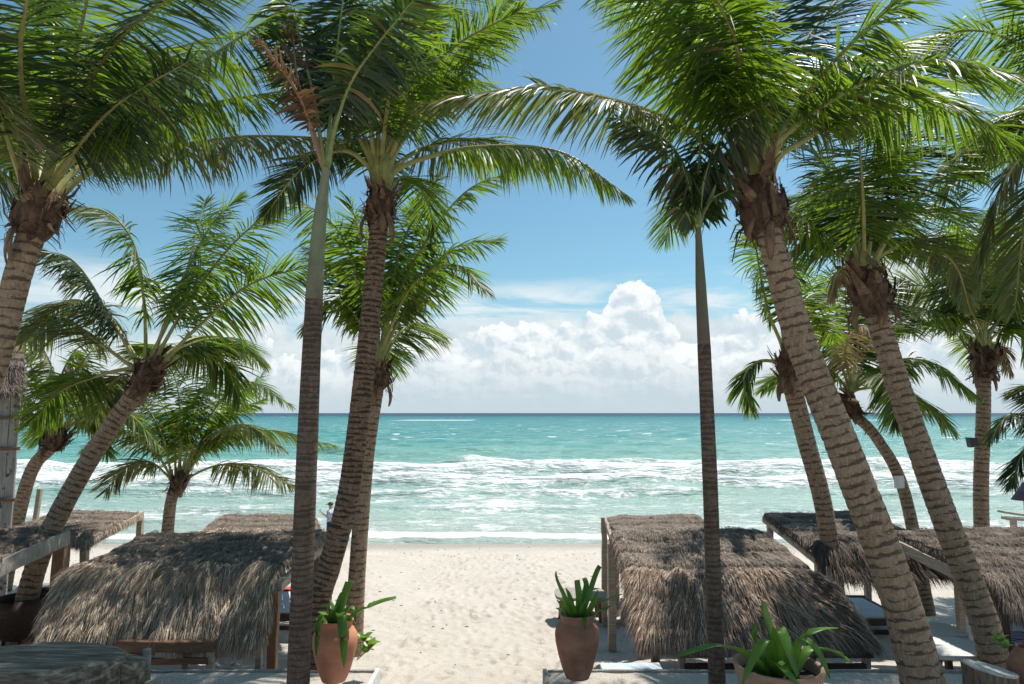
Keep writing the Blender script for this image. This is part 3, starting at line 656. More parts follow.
palm('christmas_palm', 'slender grey ringed palm with green crownshaft just left of the orange pot', 'palm tree',
     [(297, 698), (303, 560), (308, 430), (314, 300)], 7.3, [.112, .112, .108, .092], [
     ([(324, 165), (312, 128), (293, 85, -.2), (256, 38, -.3)], D(leaf='leaf_red', pet_mat='petiole_red', leaf_len=.36, n=26, droop=1.4, hang=.2)),
     ([(323, 165), (308, 120), (296, 70, .1), (292, 20, .2)], D(leaf='leaf_red', pet_mat='petiole_red', leaf_len=.35, n=24, hang=.2)),
     ([(328, 162), (338, 118), (358, 70, -.3), (425, -15, -.8)], D(leaf_len=.62)),
     ([(327, 162), (334, 80, .3), (348, -40, .5)], D(leaf_len=.62)),
     ([(324, 162), (312, 90, .2), (285, -20, .5)], D(leaf_len=.6)),
     ([(328, 162), (342, 100, .6), (372, 20, 1.2)], D(leaf_len=.55)),
     ([(329, 158), (345, 92, .1), (385, 66, .2), (432, 62, .2)], D(leaf_len=.42, n=34, hang=.1)),
     ], leaf='leaf_dark', width=.060, leaf_len=.7, n=54, bark_='bark_ring', ring=.06, amp=.012, flare=.15, seed=6,
     shaft=([(314, 300), (318, 240), (323, 195), (327, 160)], [.094, .083, .068, .035]), pet='petiole_green', r0=.018, petf=.30, droop=.9, hang=.45)

palm('coconut_palm', 'tall dark trunked coconut palm rising behind the left clay pot', 'palm tree',
     [(309, 668, 8.9), (319, 605, 8.95), (329, 568, 9), (345, 510, 9.05), (355, 450, 9.1), (369, 330), (380, 215)], 9.2, [.16, .145, .14, .135, .132, .128, .12], [
     ([(378, 155), (378, 90), (370, -40, .4)], D()),
     ([(386, 155), (410, 110), (446, 72, .1), (520, -15, .3)], D(leaf_len=1.0)),
     ([(392, 160), (425, 105, .6), (470, 40, 1.2), (560, 0, 1.8)], D()),
     ([(394, 172), (425, 158), (480, 147, -.1), (560, 152, -.2), (628, 196, -.2)], D(droop=1.35, leaf_len=.72, limp=.3, hang=.7)),
     ([(392, 170), (425, 148, .6), (480, 140, 1.2), (560, 165, 1.8)], D(droop=1.3, leaf='leaf_pale')),
     ([(370, 160), (350, 125), (310, 85, .4), (270, 70, .8)], D()),
     ([(368, 166), (340, 150), (300, 170, .6), (265, 215, 1)], D(leaf_len=.7, leaf='leaf_dark')),
     ([(372, 158), (330, 60), (260, -15, -.5), (190, -5, -1)], D(hang=.6)),
     ([(384, 155), (410, 50, .8), (470, -10, 1.6), (545, 20, 2.2)], D(hang=.5)),
     ([(376, 155), (360, 90, .8), (330, 20, 1.6)], D(leaf='leaf_dark')),
     ([(384, 155), (400, 80, 1), (430, 10, 2)], D()),
     ([(388, 155), (420, 90, 1.2), (470, 80, 2.2), (520, 110, 3)], D()),
     ([(382, 155), (392, 80, -1), (420, -20, -2.2)], D()),
     ([(390, 158), (440, 60, -.5), (520, 10, -1)], D()),
     ([(386, 155), (404, 60, .4), (440, -40, 1)], D()),
     ([(374, 155), (360, 60, -.6), (335, -40, -1.4)], D(leaf='leaf_dark')),
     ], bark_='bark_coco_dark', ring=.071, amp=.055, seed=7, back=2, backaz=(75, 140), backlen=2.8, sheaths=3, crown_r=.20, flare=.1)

palm('coconut_palm', 'coconut palm standing right behind the tall dark trunked one', 'palm tree',
     [(352, 650), (358, 560), (366, 460), (377, 385)], 12.4, [.17, .145, .14, .13], [
     ([(382, 350), (395, 300), (428, 238, -.2), (468, 190, -.3), (512, 172, -.4)], D(leaf_len=.85)),
     ([(384, 352), (410, 300, .3), (450, 250, .5), (498, 240, .8)], D()),
     ([(376, 350), (362, 300), (338, 230, -.3), (285, 192, -.5)], D(leaf_len=1.0, droop=1.0)),
     ([(374, 354), (356, 318), (335, 300), (305, 330)], D(droop=1.3, leaf_len=.75)),
     ([(378, 348), (378, 280, .5), (372, 210, 1)], D()),
     ([(381, 348), (395, 270, .6), (418, 200, 1.2)], D()),
     ([(382, 350), (412, 285, -.5), (455, 265, -.9), (485, 290, -1.3)], D()),
     ([(378, 348), (368, 270, -.4), (350, 200, -1)], D()),
     ([(376, 350), (350, 280, .8), (310, 250, 1.6)], D(leaf='leaf_dark')),
     ([(382, 348), (400, 250, 0), (440, 175, 0)], D()),
     ], bark_='bark_coco', ring=.09, seed=8, back=2, backaz=(60, 120), backlen=2.6, sheaths=4, crown_r=.21, n=80)

palm('christmas_palm', 'thin straight palm with drooping reddish leaves in front of the right thatched canopy', 'palm tree',
     [(718, 697), (714, 600), (710, 480), (704, 345)], 7.6, [.094, .082, .080, .072], [
     ([(695, 222), (689, 182), (668, 142, -.2), (618, 118, -.5)], D(leaf_len=.62, droop=1.6)),
     ([(699, 222), (706, 170), (730, 128, -.1), (775, 96, -.3)], D(leaf_len=.62, droop=1.6, leaf='leaf_dark')),
     ([(700, 222), (716, 185, .1), (746, 120, .3), (775, 70, .5)], D(leaf='leaf_red', leaf_len=.4, n=30)),
     ([(697, 222), (699, 165, .2), (702, 115, .5)], D(leaf_len=.4)),
     ([(694, 222), (684, 180, .4), (650, 130, .8)], D(leaf_len=.4, leaf='leaf_red', n=34)),
     ([(694, 226), (686, 212), (672, 205, -.1)], D(leaf_len=.28, n=14)),
     ([(699, 224), (712, 200), (728, 190, -.1)], D(leaf_len=.4, n=18)),
     ], leaf='leaf_dark', width=.055, leaf_len=.6, n=46, bark_='bark_ring', ring=.05, amp=.012, flare=.1, seed=9,
     shaft=([(704, 345), (701, 290), (698, 225)], [.072, .058, .030]), pet='petiole_green', r0=.016, petf=.2, droop=1.3, hang=.75, shaft_mat='shaft_olive')

palm('coconut_palm', 'thick ringed coconut palm leaning left in front of the right canopies', 'palm tree',
     [(940, 720, 7.4), (900, 600, 7.6), (846, 455, 7.8), (800, 340, 8), (766, 222, 8)], 8, [.215, .190, .178, .168, .142], [
     ([(742, 140), (732, 70, -.5), (716, 10, -1), (640, -70, -1.6)], D(leaf_len=1.25, droop=1.6, hang=.9)),
     ([(745, 150), (700, 60, .8), (650, 5, 1.4), (590, -10, 2)], D(leaf_len=1.05, droop=1.2, hang=.8)),
     ([(736, 170), (700, 138), (640, 108, -.1), (540, 88, -.3), (420, 104, -.5)], D(leaf_len=.75, droop=1.2, n=110, hang=.7, leaf='leaf_pale')),
     ([(738, 176), (700, 150, .6), (640, 140, 1), (560, 180, 1.5)], D(leaf_len=.6, droop=1.2) ) if False else ([(748, 140), (735, 40, -1), (690, -40, -2)], D(leaf_len=1.0, droop=1.3)),
     ([(772, 150), (795, 112), (828, 68, -.3), (920, -25, -.9)], D(leaf_len=1.05, r0=.036, droop=1.1)),
     ([(778, 158), (808, 138), (866, 103, -.2), (940, 100, -.3), (1020, 150, -.5)], D(droop=1.2)),
     ([(760, 140), (768, 60, .3), (790, -60, .6)], D(leaf='leaf_dark', leaf_len=1.0)),
     ([(766, 140), (800, 50, .8), (870, -40, 1.6)], D(leaf='leaf_dark')),
     ([(772, 146), (850, 60, 1.2), (960, 30, 2.4)], D(leaf_len=.95)),
     ([(776, 150), (860, 80, 1.8), (1000, 85, 3.2)], D()),
     ([(752, 142), (740, 50, 1.2), (700, -20, 2.4)], D(leaf='leaf_dark')),
     ([(770, 150), (840, 95, -.6), (930, 60, -1.4), (1010, 75, -2)], D(leaf_len=.95)),
     ([(744, 150), (690, 50, -.6), (630, -40, -1.2)], D(leaf_len=1.0, droop=1.3)),
     ([(770, 150), (820, 100, .8), (870, 120, 1.6), (900, 180, 2)], D()),
     ], seed=10, ring=.11, amp=.055, leaf_len=.9, n=100, back=2, backaz=(60, 120), backlen=3.2, sheaths=5, crown_r=.27, flare=.2)

palm('coconut_palm', 'ringed coconut palm leaning left across the right edge canopy', 'palm tree',
     [(1004, 672, 9.3), (985, 625, 9.4), (940, 505, 9.7), (903, 400, 9.9), (873, 305, 10)], 10, [.178, .168, .165, .160, .148], [
     ([(864, 255), (863, 200, -.4), (858, 120, -1)], D(leaf_len=1.0, droop=1.3)),
     ([(848, 262), (822, 236), (795, 215), (762, 235)], D(droop=1.2)),
     ([(876, 258), (895, 228), (935, 178, .2), (1010, 112, .3), (1060, 90, .4)], D(droop=1.2, leaf_len=.8)),
     ([(856, 255), (840, 190, .4), (800, 130, .8)], D(leaf='leaf_dark')),
     ([(868, 255), (885, 180, .5), (930, 120, 1)], D(leaf='leaf_dark')),
     ([(872, 258), (905, 215, .8), (945, 210, 1.6), (970, 250, 2)], D()),
     ([(850, 268), (838, 272, -.3), (830, 300, -.4)], D(leaf='leaf_dead', leaf_len=.4, limp=1.0, n=26)),
     ([(850, 258), (820, 200, 1), (800, 200, 1.8), (775, 250, 2.4)], D()),
     ([(862, 252), (870, 180, 1), (900, 130, 2)], D(leaf='leaf_dark')),
     ([(874, 260), (920, 240, .4), (955, 265, .7), (970, 310, 1)], D(leaf='leaf_pale', leaf_len=.6)),
     ([(862, 258), (850, 215, .2), (838, 170, .4)], D()),
     ], seed=11, ring=.11, amp=.06, leaf_len=.9, back=3, backaz=(30, 150), backlen=3.0, sheaths=4, crown_r=.30, flare=.2)

palm('coconut_palm', 'small coconut palm with a bent trunk behind the leaning palms on the right', 'palm tree',
     [(925, 545, 15.8), (905, 495, 15.9), (878, 440, 16), (852, 412, 16)], 16, [.15, .135, .125, .115], [
     ([(848, 385), (832, 340), (815, 295), (800, 262)], D(leaf_len=.9, droop=1.0)),
     ([(852, 383), (858, 340, .4), (850, 300, .8)], D()),
     ([(856, 385), (890, 362), (930, 362, -.3), (976, 396, -.5)], D(droop=1.2)),
     ([(856, 390), (890, 388), (925, 402, -.3), (952, 430, -.5)], D(leaf='leaf', droop=1.0)),
     ([(854, 383), (880, 335, .4), (925, 315, .8), (968, 335, 1.2)], D()),
     ([(846, 388), (830, 370), (812, 365), (798, 385)], D()),
     ([(852, 382), (868, 320, .8), (905, 280, 1.6)], D(leaf='leaf_dark')),
     ([(850, 382), (838, 320, .8), (830, 270, 1.6)], D()),
     ([(852, 384), (845, 350, -.8), (862, 325, -1.4), (885, 345, -1.9)], D(leaf='leaf_dead', leaf_len=.6, limp=.8, n=40)),
     ([(856, 388), (880, 375, -.6), (892, 395, -1), (895, 425, -1.2)], D()),
     ], seed=12, leaf_len=.85, n=66, width=.05, back=2, backaz=(20, 160), backlen=2.6, sheaths=3, crown_r=.25, bark_='bark_coco')

palm('coconut_palm', 'ragged palm with torn brown sheaths, half hidden behind the thick leaning trunk', 'palm tree',
     [(840, 590, 12.8), (826, 520, 12.9), (806, 440, 13), (789, 375)], 13, [.165, .155, .16, .17], [
     ([(782, 345), (768, 310), (758, 260), (752, 215, -.3)], D(leaf_len=.7, limp=.6, n=60)),
     ([(786, 345), (790, 300), (798, 250), (812, 215)], D(leaf_len=.6)),
     ([(778, 362), (758, 362), (744, 380), (752, 412)], D(leaf_len=.6, droop=1.1, n=60)),
     ([(788, 345), (805, 300, .5), (830, 290, 1)], D(leaf_len=.6)),
     ([(784, 345), (778, 280, .4), (765, 225, .8)], D(leaf_len=.6)),
     ([(790, 350), (815, 320, .5), (835, 340, 1)], D(leaf_len=.6)),
     ], seed=13, leaf_len=.6, n=60, back=0, sheaths=6, crown_r=.20)

palm('coconut_palm', 'upright coconut palm at the right with a dark lamp on its trunk', 'palm tree',
     [(980, 548), (981, 500), (983, 430), (984, 372)], 17, [.19, .165, .16, .15], [
     ([(977, 335), (955, 314), (925, 312, -.3), (898, 335, -.5)], D(leaf='leaf', droop=1.2)),
     ([(982, 330), (986, 280, -.4), (992, 215, -1)], D(leaf_len=1.0, droop=1.3)),
     ([(976, 330), (955, 285), (930, 245, .3), (915, 225, .5)], D()),
     ([(986, 330), (1005, 285), (1030, 220, .3), (1045, 180)], D()),
     ([(990, 334), (1010, 310), (1040, 300), (1070, 330)], D(droop=1.2)),
     ([(992, 338), (1012, 325), (1030, 335), (1042, 368)], D(droop=1.1)),
     ([(980, 328), (970, 260, .6), (958, 190, 1.2)], D(leaf='leaf_dark')),
     ([(984, 328), (996, 250, .8), (1015, 190, 1.6)], D(leaf='leaf_dark')),
     ([(980, 330), (962, 290, -.8), (955, 240, -1.6)], D(leaf='leaf_dark')),
     ([(976, 334), (950, 300, .6), (915, 285, 1.2), (885, 300, 1.8)], D(leaf='leaf_pale')),
     ([(984, 328), (1008, 265, -.6), (1040, 240, -1.4)], D()),
     ([(994, 345), (1004, 350, .2), (1010, 375, .2)], D(leaf='leaf_dead', leaf_len=.5, limp=1.0, n=30)),
     ], seed=14, leaf_len=1.0, n=80, width=.05, back=3, backaz=(20, 160), backlen=3.4, sheaths=4, crown_r=.30, ring=.13, amp=.05)

palm('coconut_palm', 'coconut palm beyond the right edge, its pale fronds hanging into the top right', 'palm tree',
     [(1230, 640), (1190, 450), (1140, 280), (1105, 190)], 9.5, [.22, .19, .17, .15], [
     ([(1085, 150), (1040, 140), (1000, 190, .3), (975, 290, .5)], D(leaf='leaf_pale', droop=1.1)),
     ([(1085, 140), (1030, 110, .6), (975, 150, 1.2), (930, 210, 1.6)], D()),
     ([(1090, 145), (1050, 170), (1025, 230), (1015, 310)], D(leaf='leaf_pale')),
     ([(1090, 130), (1040, 60), (970, 30, .4), (890, 60, .8)], D()),
     ([(1095, 130), (1060, 40, -.4), (1000, -20, -.8)], D()),
     ([(1110, 130), (1140, 60), (1200, 20)], D()), ([(1115, 140), (1170, 120), (1230, 160)], D()), ([(1105, 130), (1100, 40, -1), (1110, -40, -2)], D()),
     ], seed=15, back=4, backaz=(20, 110), backlen=3.2, sheaths=2, crown_r=.26)

palm('coconut_palm', 'low palm at the right edge with only one dark drooping frond in view', 'palm tree',
     [(1085, 600), (1078, 520), (1068, 462)], 14, [.18, .16, .15], [
     ([(1055, 440), (1032, 418), (1008, 416), (990, 440)], D(leaf='leaf_dark', droop=1.2)),
     ([(1058, 436), (1045, 400), (1030, 385), (1012, 395, .5)], D(leaf='leaf_dark')),
     ([(1058, 445), (1035, 440), (1020, 460), (1012, 485)], D(leaf='leaf_dark')),
     ([(1072, 430), (1090, 390), (1120, 380)], D()), ([(1066, 430), (1064, 380), (1080, 330)], D()),
     ], seed=16, leaf_len=.65, n=60, back=3, backaz=(10, 80), backlen=2.0)

# dark floodlight strapped to the right-hand palm
p = at(975, 442, 16.8); r_ = thing('flood_lamp', 'small dark wedge lamp strapped to the upright palm on the right', 'lamp', p)
mb = MB(); v = [(-.17, -.06, .11), (.02, -.06, .10), (.06, -.06, -.09), (-.13, -.06, -.13), (-.17, .10, .11), (.02, .10, .10), (.06, .10, -.09), (-.13, .10, -.13)]
mb.add(np.array(v) + p, [np.array([(0, 3, 2, 1), (4, 5, 6, 7), (0, 1, 5, 4), (1, 2, 6, 5), (2, 3, 7, 6), (3, 0, 4, 7)])]); mb.build('lamp_housing', MT['darkplastic'], r_)
mb = MB(); mb.tube([p + (0, .02, 0), p + (.10, .06, 0), p + (.16, .14, 0)], .018, 6); mb.build('bracket', MT['darkplastic'], r_)

q_ = at(899, 482, 15.78); mb = MB(); mb.box(q_ + (-.13, -.02, -.14), q_ + (.13, .0, .14), rot=.2)
tag(mb.build('name_plate', MT['whitewood'], None, origin=tuple(q_)), 'small blank white plate on the trunk of the bent palm at the right', 'plate')

# ------------------------------------------------------------------ thatched canopies
def straw(mb, P, Dn, L, W, bend, mat=0, rg=RNG):
    """many thin dry leaf strips, two segments each"""
    n = len(P); side = np.cross(Dn, (0, 0, 1.)) + rg.normal(0, .35, (n, 3)); side -= (np.sum(side * Dn, 1))[:, None] * Dn; side /= np.linalg.norm(side, axis=1)[:, None] + 1e-6
    L = L[:, None]; W = W[:, None]
    p1 = P + Dn * L * .5; d2 = Dn + np.array((0, 0, -1.)) * bend[:, None]; d2 /= np.linalg.norm(d2, axis=1)[:, None]; p2 = p1 + d2 * L * .5
    V = np.stack([P - side * W * .4, P + side * W * .4, p1 + side * W * .5, p1 - side * W * .5, p2], 1).reshape(-1, 3)
    b = (np.arange(n) * 5)[:, None]
    mb.add(V, [b + np.array([[0, 1, 2, 3]]), b + np.array([[3, 2, 4]])], mat)

def canopy_roof(root, L_, R_, mat, nblade, seed, skirt_from=.60, fringe=.35, side_out=.5, wid=.0085, mat_under='wood', bare=0.0):
    """L_, R_: left and right edge points from the seaward end to the near eave. One mesh: slab, courses and loose straw."""
    rg = np.random.default_rng(seed); Lc = curve(L_, 40); Rc = curve(R_, 40); nu, nv = 46, 60
    u = np.linspace(0, 1, nu); t = np.linspace(0, 1, nv); tt = np.linspace(0, 1, 40)
    Lp = np.stack([np.interp(t, tt, Lc[:, k]) for k in range(3)], -1); Rp = np.stack([np.interp(t, tt, Rc[:, k]) for k in range(3)], -1)
    def surf(uu, vv):
        a = np.stack([np.interp(vv, t, Lp[:, k]) for k in range(3)], -1); b = np.stack([np.interp(vv, t, Rp[:, k]) for k in range(3)], -1)
        p = a + (b - a) * uu[..., None]
        p[..., 2] += (fbm(uu * 5 + seed, vv * 5, 3, seed) - .45) * .10 - .05 * np.clip(np.abs(uu - .5) * 2 - .9, 0, 1) * 2
        ck = (vv * 5.2 + .25 * vnoise(uu * 4, vv * 0, seed + 2)) % 1.0
        p[..., 2] += (.04 * ck - .02) * (vv < .97); return p
    U, V = np.meshgrid(u, t); top = surf(U, V); und = top.copy(); und[..., 2] -= .10
    mb = MB(); f = grid_faces(nv, nu); n = nu * nv
    mb.add(np.concatenate([top.reshape(-1, 3), und.reshape(-1, 3)]), [f, f[:, ::-1] + n] + [
        np.array([[i * nu, (i + 1) * nu, (i + 1) * nu + n, i * nu + n] for i in range(nv - 1)] + [[i * nu + nu - 1, i * nu + nu - 1 + n, (i + 1) * nu + nu - 1 + n, (i + 1) * nu + nu - 1] for i in range(nv - 1)]
                 + [[k, k + n, k + 1 + n, k + 1] for k in range(nu - 1)] + [[(nv - 1) * nu + k, (nv - 1) * nu + k + 1, (nv - 1) * nu + k + 1 + n, (nv - 1) * nu + k + n] for k in range(nu - 1)])], 1)
    def blades(uu, vv, lf, lift, w, bend, so=side_out, mt=0, sp=.10, dp=.0):
        p = surf(uu, vv); e = .02; q = surf(uu, np.clip(vv + e, 0, 1)); q0 = surf(uu, np.clip(vv - e, 0, 1)); d = q - q0; d /= np.linalg.norm(d, axis=1)[:, None]
        r = surf(np.clip(uu + e, 0, 1), vv) - surf(np.clip(uu - e, 0, 1), vv); r /= np.linalg.norm(r, axis=1)[:, None]
        nrm = np.cross(r, -d) * -1; nrm *= np.sign(nrm[:, 2:3] + 1e-9)
        clump = (fbm(uu * 22 + seed, vv * 7, 2, seed + 7) - .38)
        sw = (vnoise(uu * 9, vv * 3 + seed, seed + 8) - .5) * .7
        d = d + r * ((uu - .5) * 2 * so * np.clip(vv * 1.4, 0, 1) + sw * .6 + rg.normal(0, sp, len(uu)))[:, None] + nrm * (lift + rg.normal(0, .08, len(uu)) + clump * .35)[:, None]
        d /= np.linalg.norm(d, axis=1)[:, None]
        P = p + nrm * (rg.uniform(-.02, .03 + dp, len(uu)) + clump * (.10 + dp * 2))[:, None]
        straw(mb, P, d, lf * rg.uniform(.6, 1.25, len(uu)), w * rg.uniform(.6, 1.5, len(uu)), np.broadcast_to(bend, len(uu)), mt, rg)
    nblade = int(nblade * 1.7); m = int(nblade * .45); vv = rg.random(m) * skirt_from; uu = rg.random(m); blades(uu, vv, .10, .025, wid * .8, .3, mt=2)
    m = int(nblade * .55); vv = skirt_from * .97 + rg.random(m) * (1 - skirt_from * .97); uu = rg.random(m); blades(uu, vv, .36, .07, wid, .5, sp=.17, dp=.05)
    m = int(nblade * .16); vv = np.full(m, .985); uu = rg.random(m); blades(uu, vv, fringe, .05, wid, 1.3)      # ragged eave
    m = int(nblade * .07); vv = rg.random(m); uu = rg.choice([.004, .996], m)
    p = surf(uu, vv); d = np.stack([(uu - .5) * 1.0, -.25 - rg.random(m) * .4, -rg.uniform(.5, 1.4, m)], -1); d /= np.linalg.norm(d, axis=1)[:, None]
    straw(mb, p, d, rg.uniform(.10, .26, m), np.full(m, wid), np.full(m, .5), 0, rg)
    return mb.build('roof', [MT[mat], MT['thatch_dark'], MT['thatch_grey' if mat != 'thatch_dark' else mat]], root), surf

def canopy(label, L_, R_, mat, nblade, seed, posts, beams, group='thatched canopies', **kw):
    L3 = [at(*p) for p in L_]; R3 = [at(*p) for p in R_]; c = (L3[1] + R3[1]) / 2
    c[2] = float(ground(c[0], c[1])); root = thing('thatched_canopy', label, 'canopy', c, group)
    canopy_roof(root, L3, R3, mat, nblade, seed, **kw)
    for (x, y, zt, w, m) in posts:
        mb = MB(); mb.beam((x, y, float(ground(x, y)) - .2), (x + .01, y, zt), w, w); mb.build('post', MT[m], root)
    for (a, b, w, h, m) in beams:
        mb = MB(); mb.beam(a, b, w, h); mb.build('beam', MT[m], root)
    return root
def xz(px, py, Y): return at(px, py, Y)

canopy('light brown shaggy thatched canopy in front on the left, behind the slab table',
       [(150, 532, 12.2), (112, 550, 11.2), (72, 572, 10.35), (52, 604, 9.9), (42, 632, 9.6)],
       [(325, 531, 12.2), (302, 548, 11.2), (278, 568, 10.35), (271, 604, 9.9), (264, 632, 9.6)], 'thatch', 34000, 21,
       [(-3.35, 9.95, 3.3, .12, 'woodbrown'), (-3.35, 12.0, 3.75, .11, 'woodbrown'), (-5.9, 10, 3.3, .12, 'woodbrown'), (-6.3, 12, 3.7, .11, 'woodbrown')],
       [(at(278, 588, 10.1), at(321, 548, 12.1), .09, .14, 'woodbeam'), (at(75, 592, 10.1), at(152, 545, 12.1), .09, .14, 'woodbeam')], skirt_from=.63, side_out=.12)
canopy('thatched canopy at the back on the left beside the strolling person',
       [(228, 513, 16), (208, 525, 14.2), (188, 541, 12.7)], [(313, 513, 16), (320, 525, 14.2), (328, 541, 12.7)], 'thatch', 9000, 22,
       [(at(321, 545, 14.9)[0], 14.9, 3.35, .10, 'woodbeam'), (at(309, 520, 15.8)[0], 15.8, 3.4, .10, 'woodbeam'), (at(232, 520, 15.8)[0], 15.8, 3.4, .10, 'woodbeam')],
       [(at(315, 520, 15.9), at(326, 545, 13.2), .08, .13, 'woodbeam')], skirt_from=.8, fringe=.15)
canopy('big shaggy thatched canopy in front on the right with the thin palm before it',
       [(612, 531, 12.2), (621, 556, 11.0), (630, 582, 10.2), (636, 612, 9.75), (645, 632, 9.5)],
       [(757, 527, 12.2), (795, 554, 11.0), (826, 584, 10.2), (850, 614, 9.75), (866, 636, 9.5)], 'thatch_red', 34000, 23,
       [(at(655, 640, 10)[0], 10.0, 3.2, .11, 'woodbrown'), (at(622, 600, 12)[0] + .3, 12.0, 3.6, .11, 'woodbeam'), (4.2, 10.0, 3.2, .11, 'woodbrown'), (4.3, 12.0, 3.6, .11, 'woodbrown')],
       [(at(640, 600, 10.1), at(618, 545, 12.1), .09, .13, 'woodbeam')], skirt_from=.63, side_out=.75)
canopy('thatched canopy at the back on the right of the sand path, on slim square posts',
       [(606, 515, 16), (615, 530, 14.2), (626, 550, 12.7)], [(697, 513, 16), (712, 528, 14.2), (740, 548, 12.7)], 'thatch_red', 9000, 24,
       [(at(611, 560, 12.75)[0], 12.75, 3.44, .14, 'woodbeam'), (at(617, 600, 15.7)[0], 15.7, 3.4, .10, 'woodbeam'), (at(692, 515, 15.8)[0], 15.8, 3.4, .10, 'woodbeam'), (at(604, 520, 15.9)[0] , 15.98, 3.42, .12, 'woodbeam')],
       [(at(606, 520, 15.9), at(617, 556, 12.8), .08, .12, 'woodbeam')], skirt_from=.85, fringe=.15)
canopy('flat weathered canopy at the far left nearer the water, on slim posts',
       [(70, 509, 16), (20, 524, 14.2), (-36, 541, 12.9)], [(143, 511, 16), (116, 524, 14.3), (84, 541, 12.9)], 'thatch', 9000, 25,
       [(at(140, 520, 15.9)[0], 15.9, 3.38, .12, 'woodbeam'), (at(85, 545, 13.1)[0], 13.1, 3.35, .12, 'woodbeam'), (-10.2, 15.8, 3.4, .12, 'woodbeam'), (-10.2, 13, 3.4, .12, 'woodbeam')],
       [(at(142.5, 515, 15.95), at(84, 545, 12.95), .07, .16, 'woodbeam')], skirt_from=.9, fringe=.2)
canopy('weathered canopy cut by the left edge with broad grey edge board, brown post',
       [(-90, 528, 12.2), (-110, 545, 11.2), (-150, 570, 10.2)], [(66, 531, 12.2), (35, 541, 11.3), (-6, 560, 10.3)], 'thatch_dark', 11000, 26,
       [(at(60, 560, 12.1)[0], 12.1, 3.6, .20, 'woodbrown'), (-8.0, 10.3, 3.4, .14, 'woodbrown'), (-10.8, 11.9, 3.5, .14, 'woodbrown')],
       [(at(68, 537, 12.15), at(-6, 571, 10.25), .06, .24, 'wood')], skirt_from=.9, fringe=.2)
canopy('dark thatched canopy at the back right between the two leaning trunks',
       [(764, 512, 16), (786, 526, 14.3), (812, 546, 13.0), (822, 562, 12.7), (830, 574, 12.55)], [(868, 511, 16), (900, 526, 14.3), (935, 546, 13.0), (950, 562, 12.7), (958, 574, 12.55)], 'thatch_dark', 14000, 27,
       [(at(769, 520, 15.9)[0], 15.9, 3.4, .12, 'woodbeam'), (at(818, 560, 13.1)[0], 13.1, 3.3, .12, 'woodbeam'), (at(864, 520, 15.8)[0], 15.8, 3.4, .12, 'woodbeam'), (8.3, 13.1, 3.3, .12, 'woodbeam')],
       [(at(764, 519, 15.98), at(818, 562, 12.95), .08, .13, 'woodbeam')], skirt_from=.70, fringe=.14)
canopy('wide dark thatched canopy filling the right edge behind the stump',
       [(888, 529, 12.3), (920, 541, 11.4), (965, 562, 10.3), (992, 583, 9.75), (1006, 604, 9.5)], [(1062, 525, 12.3), (1100, 540, 11.4), (1150, 562, 10.3), (1190, 583, 9.75), (1215, 640, 9.45)], 'thatch_dark', 26000, 28,
       [(at(992, 600, 9.8)[0], 9.8, 3.35, .15, 'woodbeam'), (at(1010, 600, 9.8)[0] , 9.95, 3.3, .10, 'wooddark'), (9.3, 12.1, 3.6, .13, 'woodbeam'), (9.2, 9.9, 3.3, .13, 'woodbeam')],
       [(at(886, 540, 12.25), at(990, 590, 9.8), .07, .17, 'woodbeam')], skirt_from=.86, fringe=.14)

# ------------------------------------------------------------------ daybeds and low furniture under the canopies
def daybed(label, x0, x1, y0, y1, z, group='daybeds under the thatched canopies', mat='wooddark', cush='cushion'):
    c = ((x0 + x1) / 2, (y0 + y1) / 2, float(ground(0, (y0 + y1) / 2))); root = thing('daybed', label, 'daybed', c, group)
    mb = MB()
    mb.beam((x0, y0, z), (x1, y0, z), .09, .13); mb.beam((x0, y1, z), (x1, y1, z), .09, .13); mb.beam((x0 + .05, y0 + .05, z - .003), (x0 + .05, y1 - .05, z - .003), .07, .11); mb.beam((x1 - .05, y0 + .05, z - .003), (x1 - .05, y1 - .05, z - .003), .07, .11)
    mb.beam((x0 + .08, y0 + .03, z - .20), (x1 - .08, y0 + .03, z - .20), .05, .08)
    mb.build('frame', MT[mat], root)
    mb = MB(); mb.box((x0 + .10, y0 + .10, z - .05), (x1 - .10, y1 - .10, z + .055)); m = mb.build('mattress', MT[cush], root)
    bv = m.modifiers.new('bevel', 'BEVEL'); bv.width = .04; bv.segments = 3
    for (x, y) in ((x0 + .06, y0 + .06), (x1 - .06, y0 + .06), (x0 + .06, y1 - .06), (x1 - .06, y1 - .06)):
        mb = MB(); mb.beam((x, y, float(ground(x, y)) - .1), (x, y, z - .06), .09, .09); mb.build('leg', MT['woodbeam'], root)
    return root
zb = at(160, 645, 9.2)[2]
daybed('low daybed with a dark brown front rail below the front left thatched eave', at(118, 645, 9.3)[0], at(214, 650, 9.3)[0], 9.3, 11.2, at(160, 646, 9.3)[2], mat='woodmid', cush='woodmid')
daybed('low daybed with a dark rail below the front right thatched eave, behind the leafy pot', at(678, 650, 9.5)[0], at(872, 650, 9.5)[0], 9.5, 11.3, at(700, 652, 9.5)[2], cush='woodmid')
daybed('pale daybed in the shade below the rear left canopy', at(225, 600, 13.4)[0], at(300, 600, 13.4)[0], 13.4, 15.2, 1.95)
daybed('pale daybed in the shade of the dark canopy at the back right', 6.4, 7.8, 13.9, 15.6, 1.72)

